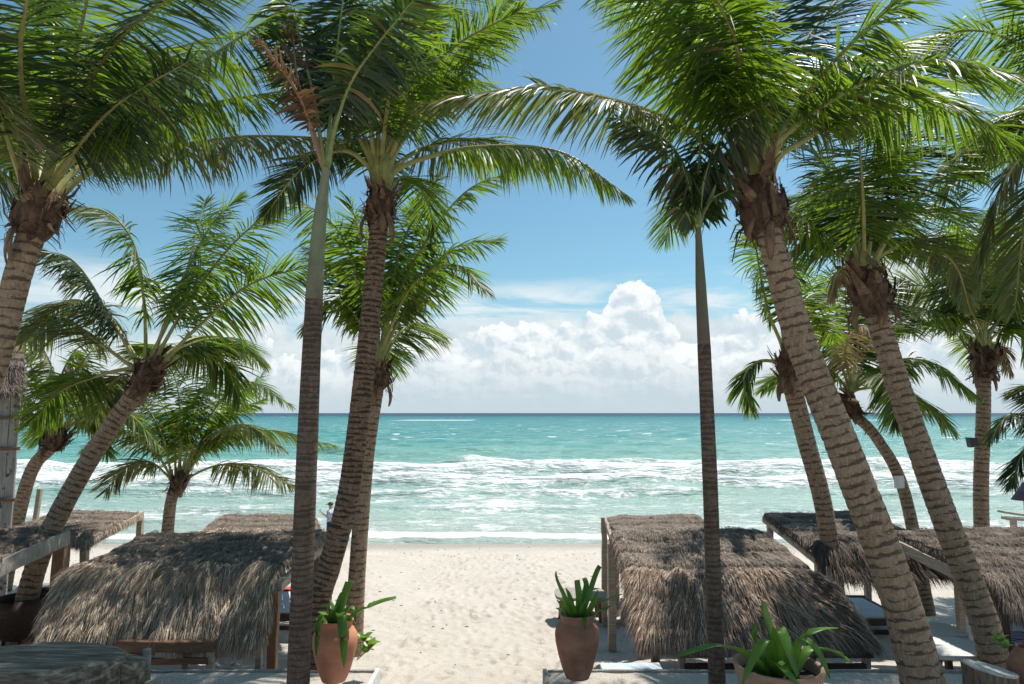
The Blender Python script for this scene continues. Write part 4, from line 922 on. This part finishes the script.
def low_table(label, c, w, d, h, mat='whitewood', yaw=0):
    root = thing('low_table', label, 'table', (c[0], c[1], float(ground(c[0], c[1]))), 'low tables on the sand'); z = float(ground(c[0], c[1])) + h
    mb = MB(); n = 26; a = np.linspace(0, 2 * np.pi, n, endpoint=False); sx_ = np.sign(np.cos(a)) * np.abs(np.cos(a)) ** .5 * w / 2; sy_ = np.sign(np.sin(a)) * np.abs(np.sin(a)) ** .5 * d / 2
    co, si = math.cos(yaw), math.sin(yaw); qx = sx_ * co - sy_ * si + c[0]; qy = sx_ * si + sy_ * co + c[1]
    v = np.concatenate([np.stack([qx, qy, np.full(n, z)], -1), np.stack([qx, qy, np.full(n, z - .06)], -1)])
    mb.add(v, [np.array([list(range(n))]), np.array([list(range(2 * n - 1, n - 1, -1))]), np.array([(k, k + n, (k + 1) % n + n, (k + 1) % n) for k in range(n)])]); mb.build('tabletop', MT[mat], root)
    for (i, j) in ((-1, -1), (1, -1), (-1, 1), (1, 1)):
        mb = MB(); x, y = c[0] + (i * w * .33) * co - (j * d * .3) * si, c[1] + (i * w * .33) * si + j * d * .3 * co
        mb.beam((x + i * .06, y, float(ground(x, y)) - .1), (x, y, z - .05), .09, .09); mb.build('leg', MT['woodbrown'], root)
p = at(944, 630, 10.9); low_table('grey topped low table between the two leaning trunks on the right', (p[0], 11.1), .75, .7, at(944, 629, 11.1)[2] - float(ground(0, 11.1)))
p = at(950, 645, 10.0); low_table('low grey deck table nearest the planter edge at the right', (p[0], 10.0), 1.0, .8, at(950, 646, 10.0)[2] - float(ground(0, 10.0)), 'whitewood')
p = at(1006, 627, 11.2); low_table('low pale table beyond the canopy post at the right edge', (p[0] + .2, 11.2), .8, .6, at(1006, 627, 11.2)[2] - float(ground(0, 11.2)))
p = at(574, 594, 15.2); low_table('round grey low table left of the rear right canopy, behind the potted plant', (p[0] + .15, 15.4), 1.1, .9, .55, 'wood')
# striped towel on a lounger at the right edge
p = at(1014, 640, 10.3); r_ = thing('sun_lounger', 'low lounger with a blue striped towel at the right edge', 'lounger', (p[0], 10.3, float(ground(0, 10.3))))
mb = MB(); mb.box((p[0] - .3, 10.0, p[2] - .05), (p[0] + .9, 10.6, p[2])); mb.build('seat', MT['woodbrown'], r_)
M = Mat('striped_towel'); w = M.n.new('ShaderNodeTexWave'); w.bands_direction = 'Y'; M.l.new(M.co('Object'), w.inputs[0]); w.inputs['Scale'].default_value = 4
M.col(M.ramp(w.outputs[1], [(.4, (.06, .08, .28)), (.6, (.55, .5, .6))])); M.rough(.9)
x_, y_ = np.meshgrid(np.linspace(-.25, .75, 14), np.linspace(-.26, .26, 10)); mb = MB(); mb.add(np.stack([x_ + p[0], y_ + 10.3, p[2] + .012 + .05 * vnoise(x_ * 7, y_ * 7, 4)], -1).reshape(-1, 3), [grid_faces(10, 14)])
tw_ = mb.build('striped_towel', M.m, None, True, origin=(p[0], 10.3, p[2])); tag(tw_, 'blue and white striped towel spread on the lounger at the right edge', 'towel')
for i in (-.2, .8):
    for j in (10.05, 10.55):
        mb = MB(); mb.beam((p[0] + i, j, float(ground(0, j)) - .1), (p[0] + i, j, p[2] - .04), .06, .06); mb.build('leg', MT['woodbrown'], r_)
# red towel lounger left
M = Mat('red_towel'); M.col((.55, .07, .04)); M.rough(.9)
p = at(300, 577, 16.6); r_ = thing('sun_lounger', 'low lounger with a red towel behind the slender palm trunk on the left', 'lounger', (p[0], 16.6, float(ground(0, 16.6))))
zz = float(ground(0, 16.6)) + .38; mb = MB(); mb.box((p[0] - .6, 16.3, zz - .06), (p[0] + .6, 16.9, zz)); mb.build('seat', MT['whitewood'], r_)
mb = MB(); mb.box((p[0] - .55, 16.28, zz + .005), (p[0] + .5, 16.88, zz + .03)); o = mb.build('red_towel', M.m, None, origin=(p[0], 16.6, zz)); tag(o, 'red towel laid on the lounger behind the slender palm trunk', 'towel')
for i in (-.5, .5):
    for j in (16.35, 16.85):
        mb = MB(); mb.beam((p[0] + i, j, zz - .55), (p[0] + i, j, zz - .05), .06, .06); mb.build('leg', MT['woodbeam'], r_)
# box seat round the rear right post
p = at(612, 592, 15.0); mb = MB(); g_ = float(ground(0, 15)); mb.box((p[0] - .22, 14.85, g_ - .1), (p[0] - .12, 15.35, g_ + .45)); mb.box((p[0] + .22, 14.85, g_ - .1), (p[0] + .32, 15.35, g_ + .42)); mb.box((p[0] - .119, 14.9, g_ + .30), (p[0] + .219, 15.3, g_ + .36))
tag(mb.build('side_table', MT['woodbeam'], None, origin=(p[0], 15.1, g_)), 'small wooden side table under the rear right canopy', 'table')
# lone posts
def lone_post(label, p, q, w, m, name='wooden_post'):
    mb = MB(); mb.beam(p, q, w, w); tag(mb.build(name, MT[m], None, origin=p), label, 'post')
p = at(914, 603, 16.2); lone_post('short reddish wooden post on the sand between the leaning trunks at the right', (p[0], 16.2, p[2] - .1), (p[0], 16.2, at(912, 560, 16.2)[2]), .16, 'woodbrown')
lone_post('thin leaning pole behind the far left canopy', tuple(at(30, 530, 17.5) - (0, 0, 1.2)), tuple(at(40, 489, 17.5)), .10, 'woodbeam', 'leaning_pole')
# dark wicker chairs under the left canopies
for k, (px_, py_, Yc, lb) in enumerate(((22, 588, 12.6, 'round dark wicker chair behind the leaning trunk at the left edge'), (48, 590, 13.2, 'round dark wicker chair just right of the leaning trunk, under the left canopy'))):
    p = at(px_, py_, Yc); gz = float(ground(0, Yc)); r_ = thing('wicker_chair', lb, 'chair', (p[0], Yc, gz), 'wicker chairs under the left canopy')
    mb = MB(); mb.lathe([(.28, .12), (.42, .35), (.45, .62), (.41, .80), (.38, .78), (.40, .60), (.36, .42), (0.01, .40)], (p[0], Yc, gz + .15), 28); mb.build('basket', MT['wooddark'], r_, True)
    mb = MB(); mb.lathe([(0.01, .40), (.33, .40), (.36, .47), (.32, .53), (.01, .54)], (p[0], Yc, gz + .16), 28); mb.build('cushion', MT['cushion'], r_, True)
    for a_ in range(4):
        mb = MB(); c_ = (p[0] + .22 * math.cos(a_ * 1.57 + .7), Yc + .22 * math.sin(a_ * 1.57 + .7)); mb.tube([(c_[0], c_[1], gz - .05), (c_[0], c_[1], gz + .30)], .025, 6); mb.build('leg', MT['wooddark'], r_)

# ------------------------------------------------------------------ weathered hut at the left edge
p0 = at(-30, 560, 15); gz = float(ground(0, 15)); xr = at(17, 450, 15)[0]; root = thing('beach_hut', 'weathered plank hut wall with a thatch fringe at the far left edge', 'hut', (xr - 1.5, 15, gz))
M = Mat('grey_plank_wall'); n = M.noise(M.co('Object', (7, 7, .6)), 2.5, 6, .65); n2 = M.noise(M.co('Object'), 3.0, 5, .6)
M.col(M.mix(M.mr(n2, .55, .62), M.ramp(n, [(.3, (.17, .155, .135)), (.7, (.36, .335, .30))]), (.07, .05, .04))); M.rough(.85); M.bump(n, .6, .02)
mb = MB(); nx = 9; nzv = 20
zt = at(17, 392, 15)[2]
for i in range(nx):
    x1 = xr - i * .20; x0 = x1 - .19; mb.beam(((x0 + x1) / 2, 15, gz - .1), ((x0 + x1) / 2 , 15, zt + RNG.uniform(-.05, .05)), .19, .05)
mb.build('plank_wall', M.m, root)
mb = MB(); mb.beam((xr - 1.9, 15.5, gz - .1), (xr - 1.9, 15.5, zt), .12, .12); mb.beam((xr - 1.3, 16.0, gz - .1), (xr - 1.3, 16.0, zt), .12, .12); mb.beam((xr - 1.9, 16.4, gz - .1), (xr - 1.9, 16.4, zt), .12, .12); mb.build('corner_posts', MT['woodbeam'], root)
for py_ in (418, 449, 500):
    zq = at(17, py_, 14.93)[2]; mb = MB(); mb.beam((xr - 2, 14.93, zq), (xr + .10, 14.93, zq + .01), .07, .07); mb.build('rail', MT['woodmid'], root)
R3 = [at(24, 345, 16.2), at(24, 362, 15.5), at(24, 394, 14.75)]; L3 = [a + np.array((-2.4, 0, 0)) for a in R3]
canopy_roof(root, L3, R3, 'thatch_dark', 3500, 31, skirt_from=.5, fringe=.12)

# ------------------------------------------------------------------ planters, boards, sand inside them
PZ = 2.75; PY = 8.45; XL = at(378, 657, PY)[0]; XR = at(545, 659, PY)[0]
for nm, x0, x1, seed in (('left', -16.0, XL, 3), ('right', XR, 16.0, 8)):
    xg = np.linspace(x0 + .03, x1 - .03, 300); yg = np.linspace(2.0, PY - .03, 130); GX, GYY = np.meshgrid(xg, yg)
    GZ_ = PZ - .002 + (fbm(GX * 1.3, GYY * 1.3, 4, seed) - .46) * .13 * np.clip((PY - GYY) * 2.2, .15, 1) + (fbm(GX * 6, GYY * 6, 3, seed + 4) - .46) * .035
    mb = MB(); mb.add(np.stack([GX, GYY, GZ_], -1).reshape(-1, 3), [grid_faces(130, 300)]); o = mb.build('planter_sand', MT['sand2'], smooth=True); o['kind'] = 'structure'
root = thing('planter_border', 'whitewashed board edging of the sand bed left of the path', 'planter', (XL, PY, PZ), 'board edged sand beds')
mb = MB(); mb.beam((XL, 2.0, PZ - .16), (XL, PY, PZ - .16), .05, .40); mb.build('side_board', MT['whitewood'], root)
mb = MB(); mb.beam((-16, PY, PZ - .17), (XL - .03, PY, PZ - .17), .045, .38); mb.build('back_board', MT['wood'], root)
root = thing('planter_border', 'grey board edging of the sand bed right of the path', 'planter', (XR, PY, PZ), 'board edged sand beds')
mb = MB(); mb.beam((XR, 2.0, PZ - .16), (XR, PY, PZ - .16), .05, .40); mb.build('side_board', MT['wood'], root)
mb = MB(); mb.beam((XR + .03, PY, PZ - .17), (16, PY, PZ - .17), .045, .38); mb.build('back_board', MT['wood'], root)
p = at(620, 657, 8.6); mb = MB(); mb.beam((at(601, 657, 8.62)[0], 8.62, PZ - .02), (at(640, 657, 8.62)[0] + .25, 8.62, PZ - .02), .22, .05)
tag(mb.build('deck_plank', MT['cushion'], None, origin=(p[0], 8.62, PZ)), 'blue grey plank lying behind the planter edge beside the right pot', 'plank')

# ------------------------------------------------------------------ pots
def pot(label, px, py, Yp, h, prof, mat, name='terracotta_pot', group='terracotta pots by the path', mouth=.2):
    p = at(px, py, Yp); root = thing(name, label, 'pot', p, group)
    mb = MB(); mb.lathe(prof, p, 56, wob=.006); mb.build('jar', MT[mat], root, True)
    mb = MB(); mb.lathe([(.001, h), (mouth, h - .005)], p, 24); mb.build('soil', MT['soil'], root); return p, root
def urn(R, H): return [(.001, .0), (R * .52, 0), (R * .56, .02), (R * .70, H * .16), (R * .86, H * .36), (R * .97, H * .55), (R, H * .66), (R * .96, H * .75), (R * .84, H * .825), (R * .74, H * .86), (R * .735, H * .90), (R * .79, H * .955), (R * .84, H * .985), (R * .83, H), (R * .74, H * .995), (R * .70, H * .93), (R * .72, H * .85), (R * .80, H * .78)]
SC = 7.9 / F
def strap_leaf(mb, pts, w, n=14, tipw=.12, fold=.25, blunt=False):
    C = curve(pts, n); tan = np.gradient(C, axis=0); tan /= np.linalg.norm(tan, axis=1)[:, None]; t = np.linspace(0, 1, n)
    prof = np.interp(t, [0, .25, .6, .88, 1], [.65, 1, .95, .55, tipw] if not blunt else [.7, 1, 1, .95, .85])
    sd = np.cross(tan, (0, 0, 1.)); l = np.linalg.norm(sd, axis=1)[:, None]; sd = np.where(l > .15, sd / (l + 1e-6), np.array((1., 0, 0)))
    # keep the blade turned partly to the south side
    sd = sd * .55 + np.array((.75, 0, .0)) * np.sign(sd[:, :1] + .01); sd -= np.sum(sd * tan, 1)[:, None] * tan; sd /= np.linalg.norm(sd, axis=1)[:, None]
    nr = np.cross(sd, tan); w_ = (w * 1.25 * prof / 2)[:, None]
    V = np.stack([C - sd * w_ + nr * w_ * fold, C - nr * .004, C + sd * w_ + nr * w_ * fold], 1).reshape(-1, 3)
    f = [(i * 3 + k, i * 3 + k + 1, i * 3 + 4 + k, i * 3 + 3 + k) for i in range(n - 1) for k in range(2)]; mb.add(V, [np.array(f)])
def strap_plant(label, cpx, cpy, Yp, leaves, base=None, name='strap_leaf_plant', group='strap leaved plants in pots', w=.055):
    c = at(cpx, cpy, Yp); root = thing(name, label, 'plant', c, group)
    for L in leaves:
        pts = [at(q[0], q[1], Yp + (q[2] if len(q) > 2 else 0)) for q in L[0]]; op = L[1] if len(L) > 1 else {}
        mb = MB(); strap_leaf(mb, pts, op.get('w', w), tipw=op.get('tip', .12), blunt=op.get('blunt', False)); o = mb.build('leaf', MT['strap'], root, True)
        sl = o.modifiers.new('solid', 'SOLIDIFY'); sl.thickness = .006; sl.offset = 0
p, _ = pot('bright orange terracotta urn with long striped leaves, left of the path', 334, 680, 7.82, .54, urn(.245, .655), 'terra')
strap_plant('green plant with one long leaf reaching right, in the orange urn on the left', 334, 625, 7.82, [
    ([(332, 632), (341, 608), (349, 582, -.05)], D(w=.075, blunt=True)), ([(334, 632), (340, 600, .05), (352, 581, .05)], D(w=.06, blunt=True)),
    ([(338, 630), (358, 612, -.1), (380, 602, -.1), (396, 598, -.1)], D(w=.055, blunt=True)),
    ([(331, 624, -.02), (323, 615, -.16), (318, 627, -.26), (316, 656, -.29)], D(w=.05, tip=.15)), ([(335, 624, -.02), (340, 613, -.18), (343, 632, -.30), (344, 667, -.31)], D(w=.08, tip=.1)),
    ([(328, 630), (324, 615, .1), (318, 612, .2)], D()), ([(332, 630), (334, 608, .15), (330, 600, .2)], D(w=.06)), ([(330, 628), (332, 615, -.1), (336, 608, -.15)], D()),
    ([(338, 630), (346, 618, .1), (352, 622, .2)], D(w=.06)), ([(334, 630), (345, 612, -.05), (352, 607, -.1), (356, 622, -.15)], D(w=.05)), ([(330, 630), (320, 622, .05), (313, 630, .1)], D(w=.045)),
    ([(334, 629), (329, 610, -.08), (322, 604, -.12)], D(w=.05))])
p, _ = pot('brown terracotta urn at the corner of the right planter beside the path', 577.5, 677, 7.86, .56, urn(.245, .685), 'terra_dark')
strap_plant('spiky dark green plant in the brown urn right of the path', 577, 618, 7.86, [
    ([(575, 622), (566, 600), (557, 580), (556, 571)], D(w=.045)), ([(577, 622), (579, 600), (577, 580)], D(w=.055, blunt=True)), ([(580, 622), (588, 598), (596, 574), (600, 566)], D(w=.05, blunt=True)),
    ([(582, 622), (594, 606, -.1), (612, 598, -.15), (622, 594, -.2)], D(w=.045)), ([(583, 624), (598, 612, -.1), (611, 606, -.1)], D(w=.05)), ([(572, 622), (562, 606), (557, 600)], D(w=.05)),
    ([(572, 622), (560, 610, .1), (556, 608, .15)], D(w=.05)), ([(577, 622), (586, 588, .1), (584, 578, .15)], D(w=.05, blunt=True)), ([(579, 620), (584, 618, -.2), (585, 630, -.26)], D(w=.045)),
    ([(574, 622), (570, 598, .1), (566, 588, .15)], D()), ([(580, 622), (590, 610, .1), (598, 590, .2)], D()), ([(576, 622), (574, 608, -.1), (569, 600, -.15)], D(w=.045)), ([(578, 622), (583, 606, -.1), (586, 598, -.1)], D(w=.05)), ([(572, 622), (563, 596, -.1), (561, 592, -.1)], D(w=.04))])
p, _ = pot('wide pale clay pot at the bottom edge, full of long arching leaves', 781, 742, 6.7, .60, [(.001, 0), (.22, 0), (.27, .2), (.34, .45), (.385, .60), (.40, .66), (.41, .69), (.395, .705), (.365, .69), (.355, .60), (.34, .55)], 'terra_pale', mouth=.352)
strap_plant('big strap leaved plant arching out of the wide pot at the bottom edge', 781, 675, 6.7, [
    ([(770, 680), (745, 654, -.2), (715, 646, -.3), (677, 656, -.4)], D(w=.085, tip=.35)), ([(778, 682), (772, 640), (762, 604)], D(w=.085, blunt=True)),
    ([(774, 680), (768, 640, -.2), (752, 662, -.3), (742, 684, -.35)], D(w=.075)), ([(780, 680), (778, 628, -.2), (790, 655, -.3), (800, 684, -.35)], D(w=.095)),
    ([(790, 682), (800, 640), (820, 630), (838, 628, .1)], D(w=.065)), ([(790, 682), (800, 640, -.2), (818, 652, -.3), (830, 679, -.35)], D(w=.075)), ([(792, 680), (808, 650, .1), (835, 652, .2), (852, 663, .2)], D(w=.075)),
    ([(768, 680), (760, 650), (754, 636), (758, 622)], D(w=.065)), ([(776, 680), (785, 650, .1), (790, 636, .2)], D(w=.075)), ([(780, 682), (776, 662, -.25), (790, 676, -.4), (800, 688, -.45)], D(w=.085)),
    ([(772, 682), (766, 660, .1), (748, 645, .2)], D(w=.07)), ([(786, 682), (797, 655, .15), (806, 640, .3)], D(w=.07)), ([(765, 682), (756, 665, -.1), (745, 668, -.2)], D(w=.06))], w=.08)
pot('rounded brown clay jug cut by the right edge beside the stump', 1030, 690, 7.4, .30, [(.001, 0), (.12, 0), (.17, .10), (.19, .22), (.15, .34), (.10, .40), (.11, .44), (.08, .43), (.09, .36)], 'terra_dark', mouth=.08)
def sprout(label, base, heads, Yp):
    c = at(base[0], base[1], Yp); root = thing('seedling', label, 'plant', c)
    for (hx, hy) in heads:
        h = at(hx, hy, Yp); mb = MB(); mb.tube([c, (c + h) / 2 + (.02, 0, .02), h], .005, 5); mb.build('stem', MT['petiole_green'], root)
        for k in range(6):
            a = k * 1.05 + hx; d = np.array((math.cos(a), math.sin(a) * .8, .35 + .3 * (k % 2))) * .11; mb = MB(); strap_leaf(mb, [h, h + d * .5 + (0, 0, .015), h + d], .055, 6); mb.build('leaf', MT['strap'], root, True)
sprout('small green seedling at the right corner of the left planter', (357, 660), [(364, 640), (371, 646), (366, 652)], 8.2)
sprout('small bright green seedling at the planter edge by the stump', (1000, 660), [(1000, 641), (1005, 648)], 8.3)

# ------------------------------------------------------------------ slab table, stump
p = at(55, 655, 7.6); TZ = at(55, 655, 7.6)[2]; root = thing('slab_table', 'thick round weathered driftwood slab table in the lower left corner', 'table', (p[0], 7.6, PZ))
def slab(cx, cy, rx, ry, z, th, seed, name):
    n = 64; a = np.linspace(0, 2 * np.pi, n, endpoint=False); k = 1 + .16 * (fbm(np.cos(a) * 1.4 + seed, np.sin(a) * 1.4, 3, seed) - .45) * 2; mb = MB(); rings = []
    for (q, dz) in ((.001, .0), (.35, .0), (.7, .0), (.93, -.003), (.985, -.012), (1.0, -.035), (.985, -th * .5), (1.0, -th), (.5, -th)):
        x = cx + rx * q * k * np.cos(a); y = cy + ry * q * k * np.sin(a); z_ = z + dz + (fbm(x * 3, y * 3, 2, seed) - .4) * .02 * (dz > -.02); rings.append(np.stack([x, y, z_ * np.ones(n)], -1))
    V = np.concatenate(rings); f = [(i * n + j, i * n + (j + 1) % n, (i + 1) * n + (j + 1) % n, (i + 1) * n + j) for i in range(len(rings) - 1) for j in range(n)]
    mb.add(V, [np.array(f)]); return mb.build(name, MT['slab'], root, True)
c1_ = at(46, 655, 7.65); slab(c1_[0] - .12, 7.64, .98, .46, c1_[2], .34, 3, 'tabletop')
c2_ = at(112, 658, 7.75); slab(c2_[0], 7.80, .33, .20, c2_[2] - .03, .34, 9, 'side_slab')
for dx_ in (-.5, .45):
    mb = MB(); mb.lathe([(.13, 0), (.12, c1_[2] - PZ - .08)], (c1_[0] + dx_, 7.65, PZ - .05), 20); mb.build('leg', MT['stump'], root, True)
q = at(147, 668, 8.25); mb = MB(); mb.tube([q - (0, 0, .15), at(147, 649, 8.25)], .045, 12); tag(mb.build('bollard', MT['woodbeam'], None, True, origin=q), 'short round wooden peg in front of the brown bench rail', 'post')
p = at(992, 700, 7.3); zt = at(992, 668, 7.3)[2]; root = thing('tree_stump', 'sawn tree stump with a pale flat top in the lower right corner', 'stump', (p[0], 7.3, PZ))
n = 48; a = np.linspace(0, 2 * np.pi, n, endpoint=False); k = 1 + .10 * (fbm(np.cos(a) * 2 + 4, np.sin(a) * 2, 3, 6) - .45) * 2
mb = MB(); V = []
for (q_, z_) in ((1.06, PZ - .1), (1.0, (PZ + zt) / 2), (1.0, zt - .015)): V.append(np.stack([p[0] + .255 * q_ * k * np.cos(a), 7.3 + .22 * q_ * k * np.sin(a), np.full(n, z_) - .05 * np.cos(a) * (z_ > PZ)], -1))
mb.add(np.concatenate(V), [np.array([(i * n + j, i * n + (j + 1) % n, (i + 1) * n + (j + 1) % n, (i + 1) * n + j) for i in range(2) for j in range(n)])]); mb.build('bark', MT['stump'], root, True)
mb = MB(); mb.add(np.concatenate([V[-1], V[-1] * 1.0 + (0, 0, .014)]), [np.array([list(range(n, 2 * n))]), np.array([(j, (j + 1) % n, (j + 1) % n + n, j + n) for j in range(n)])]); mb.build('cut_face', MT['endgrain'], root)

# ------------------------------------------------------------------ far right: driftwood sign and folded parasol by the water
p = at(1014, 518, 20); root = thing('driftwood_rack', 'stacked driftwood boards on a short post at the right edge by the water', 'rack', p)
mb = MB(); mb.beam(at(1001, 511.5, 20), at(1050, 519, 20), .30, .06); mb.build('upper_board', MT['woodbeam'], root)
mb = MB(); mb.beam(at(1004, 518, 19.9), at(1050, 521, 19.9), .25, .08); mb.build('lower_board', MT['woodbeam'], root)
mb = MB(); q = at(1013, 519, 20); mb.beam((q[0], 20, float(ground(0, 20)) - .1), q, .13, .13); mb.build('post', MT['woodbeam'], root)
p = at(1026, 520, 22); root = thing('beach_parasol', 'small closed dark purple parasol at the right edge by the water', 'parasol', (p[0], 22, float(ground(0, 22))))
M = Mat('purple_canvas'); M.col((.06, .05, .09)); M.rough(.9)
mb = MB(); mb.lathe([(.02, at(0, 482, 22)[2]), (.16, at(0, 490, 22)[2]), (.36, at(0, 500, 22)[2]), (.30, at(0, 499, 22)[2])], (p[0], 22, 0), 16); mb.build('canvas', M.m, root, True)
mb = MB(); mb.tube([(p[0], 22, float(ground(0, 22)) - .1), (p[0], 22, at(0, 484, 22)[2])], .035, 8); mb.build('pole', MT['woodbeam'], root)

# ------------------------------------------------------------------ person strolling at the water's edge
PYd = 29.0; pp = at(331.5, 502, PYd); pz = float(ground(0, PYd)) ; px0 = pp[0]; H = pp[2] - pz; sc = H / 1.75
def J(x, y, z): return (x * sc, y * sc, z * sc)
me = bpy.data.meshes.new('person')
jv = [J(0, 0, .95), J(0, 0, 1.15), J(0, 0, 1.38), J(-.02, 0, 1.50), J(-.03, 0, 1.60), J(-.035, 0, 1.69),
      J(.0, -.18, 1.41), J(-.04, -.24, 1.18), J(-.26, -.18, 1.32), J(-.34, -.16, 1.40), J(.0, .18, 1.41), J(.05, .22, 1.15), J(-.08, .22, .92), J(-.10, .22, .84),
      J(.0, -.09, .90), J(-.12, -.10, .50), J(-.04, -.10, .08), J(-.16, -.10, .03), J(0, .09, .90), J(.08, .10, .50), J(.20, .10, .10), J(.10, .10, .03)]
je = [(0, 1), (1, 2), (2, 3), (3, 4), (4, 5), (2, 6), (6, 7), (7, 8), (8, 9), (2, 10), (10, 11), (11, 12), (12, 13), (0, 14), (14, 15), (15, 16), (16, 17), (0, 18), (18, 19), (19, 20), (20, 21)]
jr = [.135, .12, .13, .055, .09, .075, .06, .045, .035, .03, .06, .045, .035, .03, .09, .06, .042, .035, .09, .06, .042, .035]
me.from_pydata(jv, je, []); po = bpy.data.objects.new('person', me); COL.objects.link(po); po.location = (px0, PYd, pz)
sk = po.modifiers.new('skin', 'SKIN'); me.skin_vertices[0].data[0].use_root = True
for i, r in enumerate(jr): me.skin_vertices[0].data[i].radius = (r * sc, r * sc)
po.modifiers.new('sub', 'SUBSURF').levels = 2; po.modifiers['sub'].render_levels = 2
M = Mat('skin'); M.col((.42, .25, .17)); me.materials.append(M.m)
tag(po, 'person in pale blue shirt and dark cap strolling by the water, holding a phone', 'person')
M = Mat('blue_shirt'); n = M.noise(M.co('Object'), 18, 2); M.col(M.ramp(n, [(.42, (.10, .16, .34)), (.55, (.52, .58, .66))])); M.rough(.9)
mb = MB(); o3 = np.array((px0, PYd, pz)); mb.tube([o3 + np.array(J(0, 0, z)) for z in (.92, 1.05, 1.25, 1.40, 1.47)], [.17 * sc, .165 * sc, .18 * sc, .17 * sc, .08 * sc], 16)
for sg in (-1, 1): mb.tube([o3 + np.array(J(0, .12 * sg, 1.42)), o3 + np.array(J(-.01, .19 * sg, 1.36)), o3 + np.array(J(-.03, .235 * sg, 1.20))], [.085 * sc, .08 * sc, .07 * sc], 10)
mb.build('shirt', M.m, po, True)
mb = MB(); iv, fi = IC3; h_ = o3 + np.array(J(-.03, 0, 1.68)); mb.add(iv * np.array((.105, .10, .075)) * sc + h_, [fi]); mb.add(iv * np.array((.10, .07, .015)) * sc + h_ + np.array(J(-.11, 0, -.015)), [fi]); mb.build('cap', MT['darkplastic'], po, True)
M = Mat('navy_shorts'); M.col((.03, .04, .08)); mb = MB()
for sg in (-1, 1): mb.tube([o3 + np.array(J(0, .07 * sg, .98)), o3 + np.array(J(-.03 * -sg, .10 * sg, .72)), o3 + np.array(J(-.06 * -sg, .10 * sg, .55))], [.14 * sc, .12 * sc, .10 * sc], 12)
mb.build('shorts', M.m, po, True)
mb = MB(); mb.box(o3 + np.array(J(-.40, -.19, 1.37)), o3 + np.array(J(-.385, -.12, 1.49))); tag(mb.build('phone', MT['darkplastic'], None, origin=tuple(o3 + np.array(J(-.39, -.15, 1.43)))), 'dark phone in the hand of the strolling person', 'phone')

# ------------------------------------------------------------------ dry seaweed and leaf litter on the sand
mb = MB(); rg = np.random.default_rng(5); m = 1500
yy = np.where(rg.random(m) < .55, rg.choice([28.3, 26.6, 24.8, 22.0], m) + rg.normal(0, .25, m) + .6 * np.sin(rg.uniform(0, 6, m)), rg.uniform(8.6, 27, m)); xx = rg.uniform(-1.0, .8, m) * yy * .75
k = (fbm(xx * .6, yy * 1.4, 3, 3) > .47); xx, yy = xx[k], yy[k]
for x, y in zip(xx, yy):
    z = float(ground(x, y)) + .02; a = rg.uniform(0, 3.14); L = rg.uniform(.02, .07); w = rg.uniform(.006, .018)
    d = np.array((math.cos(a), math.sin(a) * .5, 0)); s_ = np.array((-math.sin(a), math.cos(a), 0))
    mb.add([(x, y, z) - d * L, (x, y, z + .015) - s_ * w, (x, y, z) + d * L, (x, y, z + .018) + s_ * w], [np.array([(0, 1, 2), (0, 2, 3)])])
# settle on the real surface
M = Mat('dry_seaweed'); M.col(M.ramp(M.island(), [(0, (.05, .03, .02)), (1, (.20, .13, .08))])); M.rough(.9)
o = mb.build('seaweed_litter', M.m); o['kind'] = 'stuff'; o['label'] = 'scattered dry brown seaweed and leaf litter on the sand'; o['category'] = 'seaweed'
pass
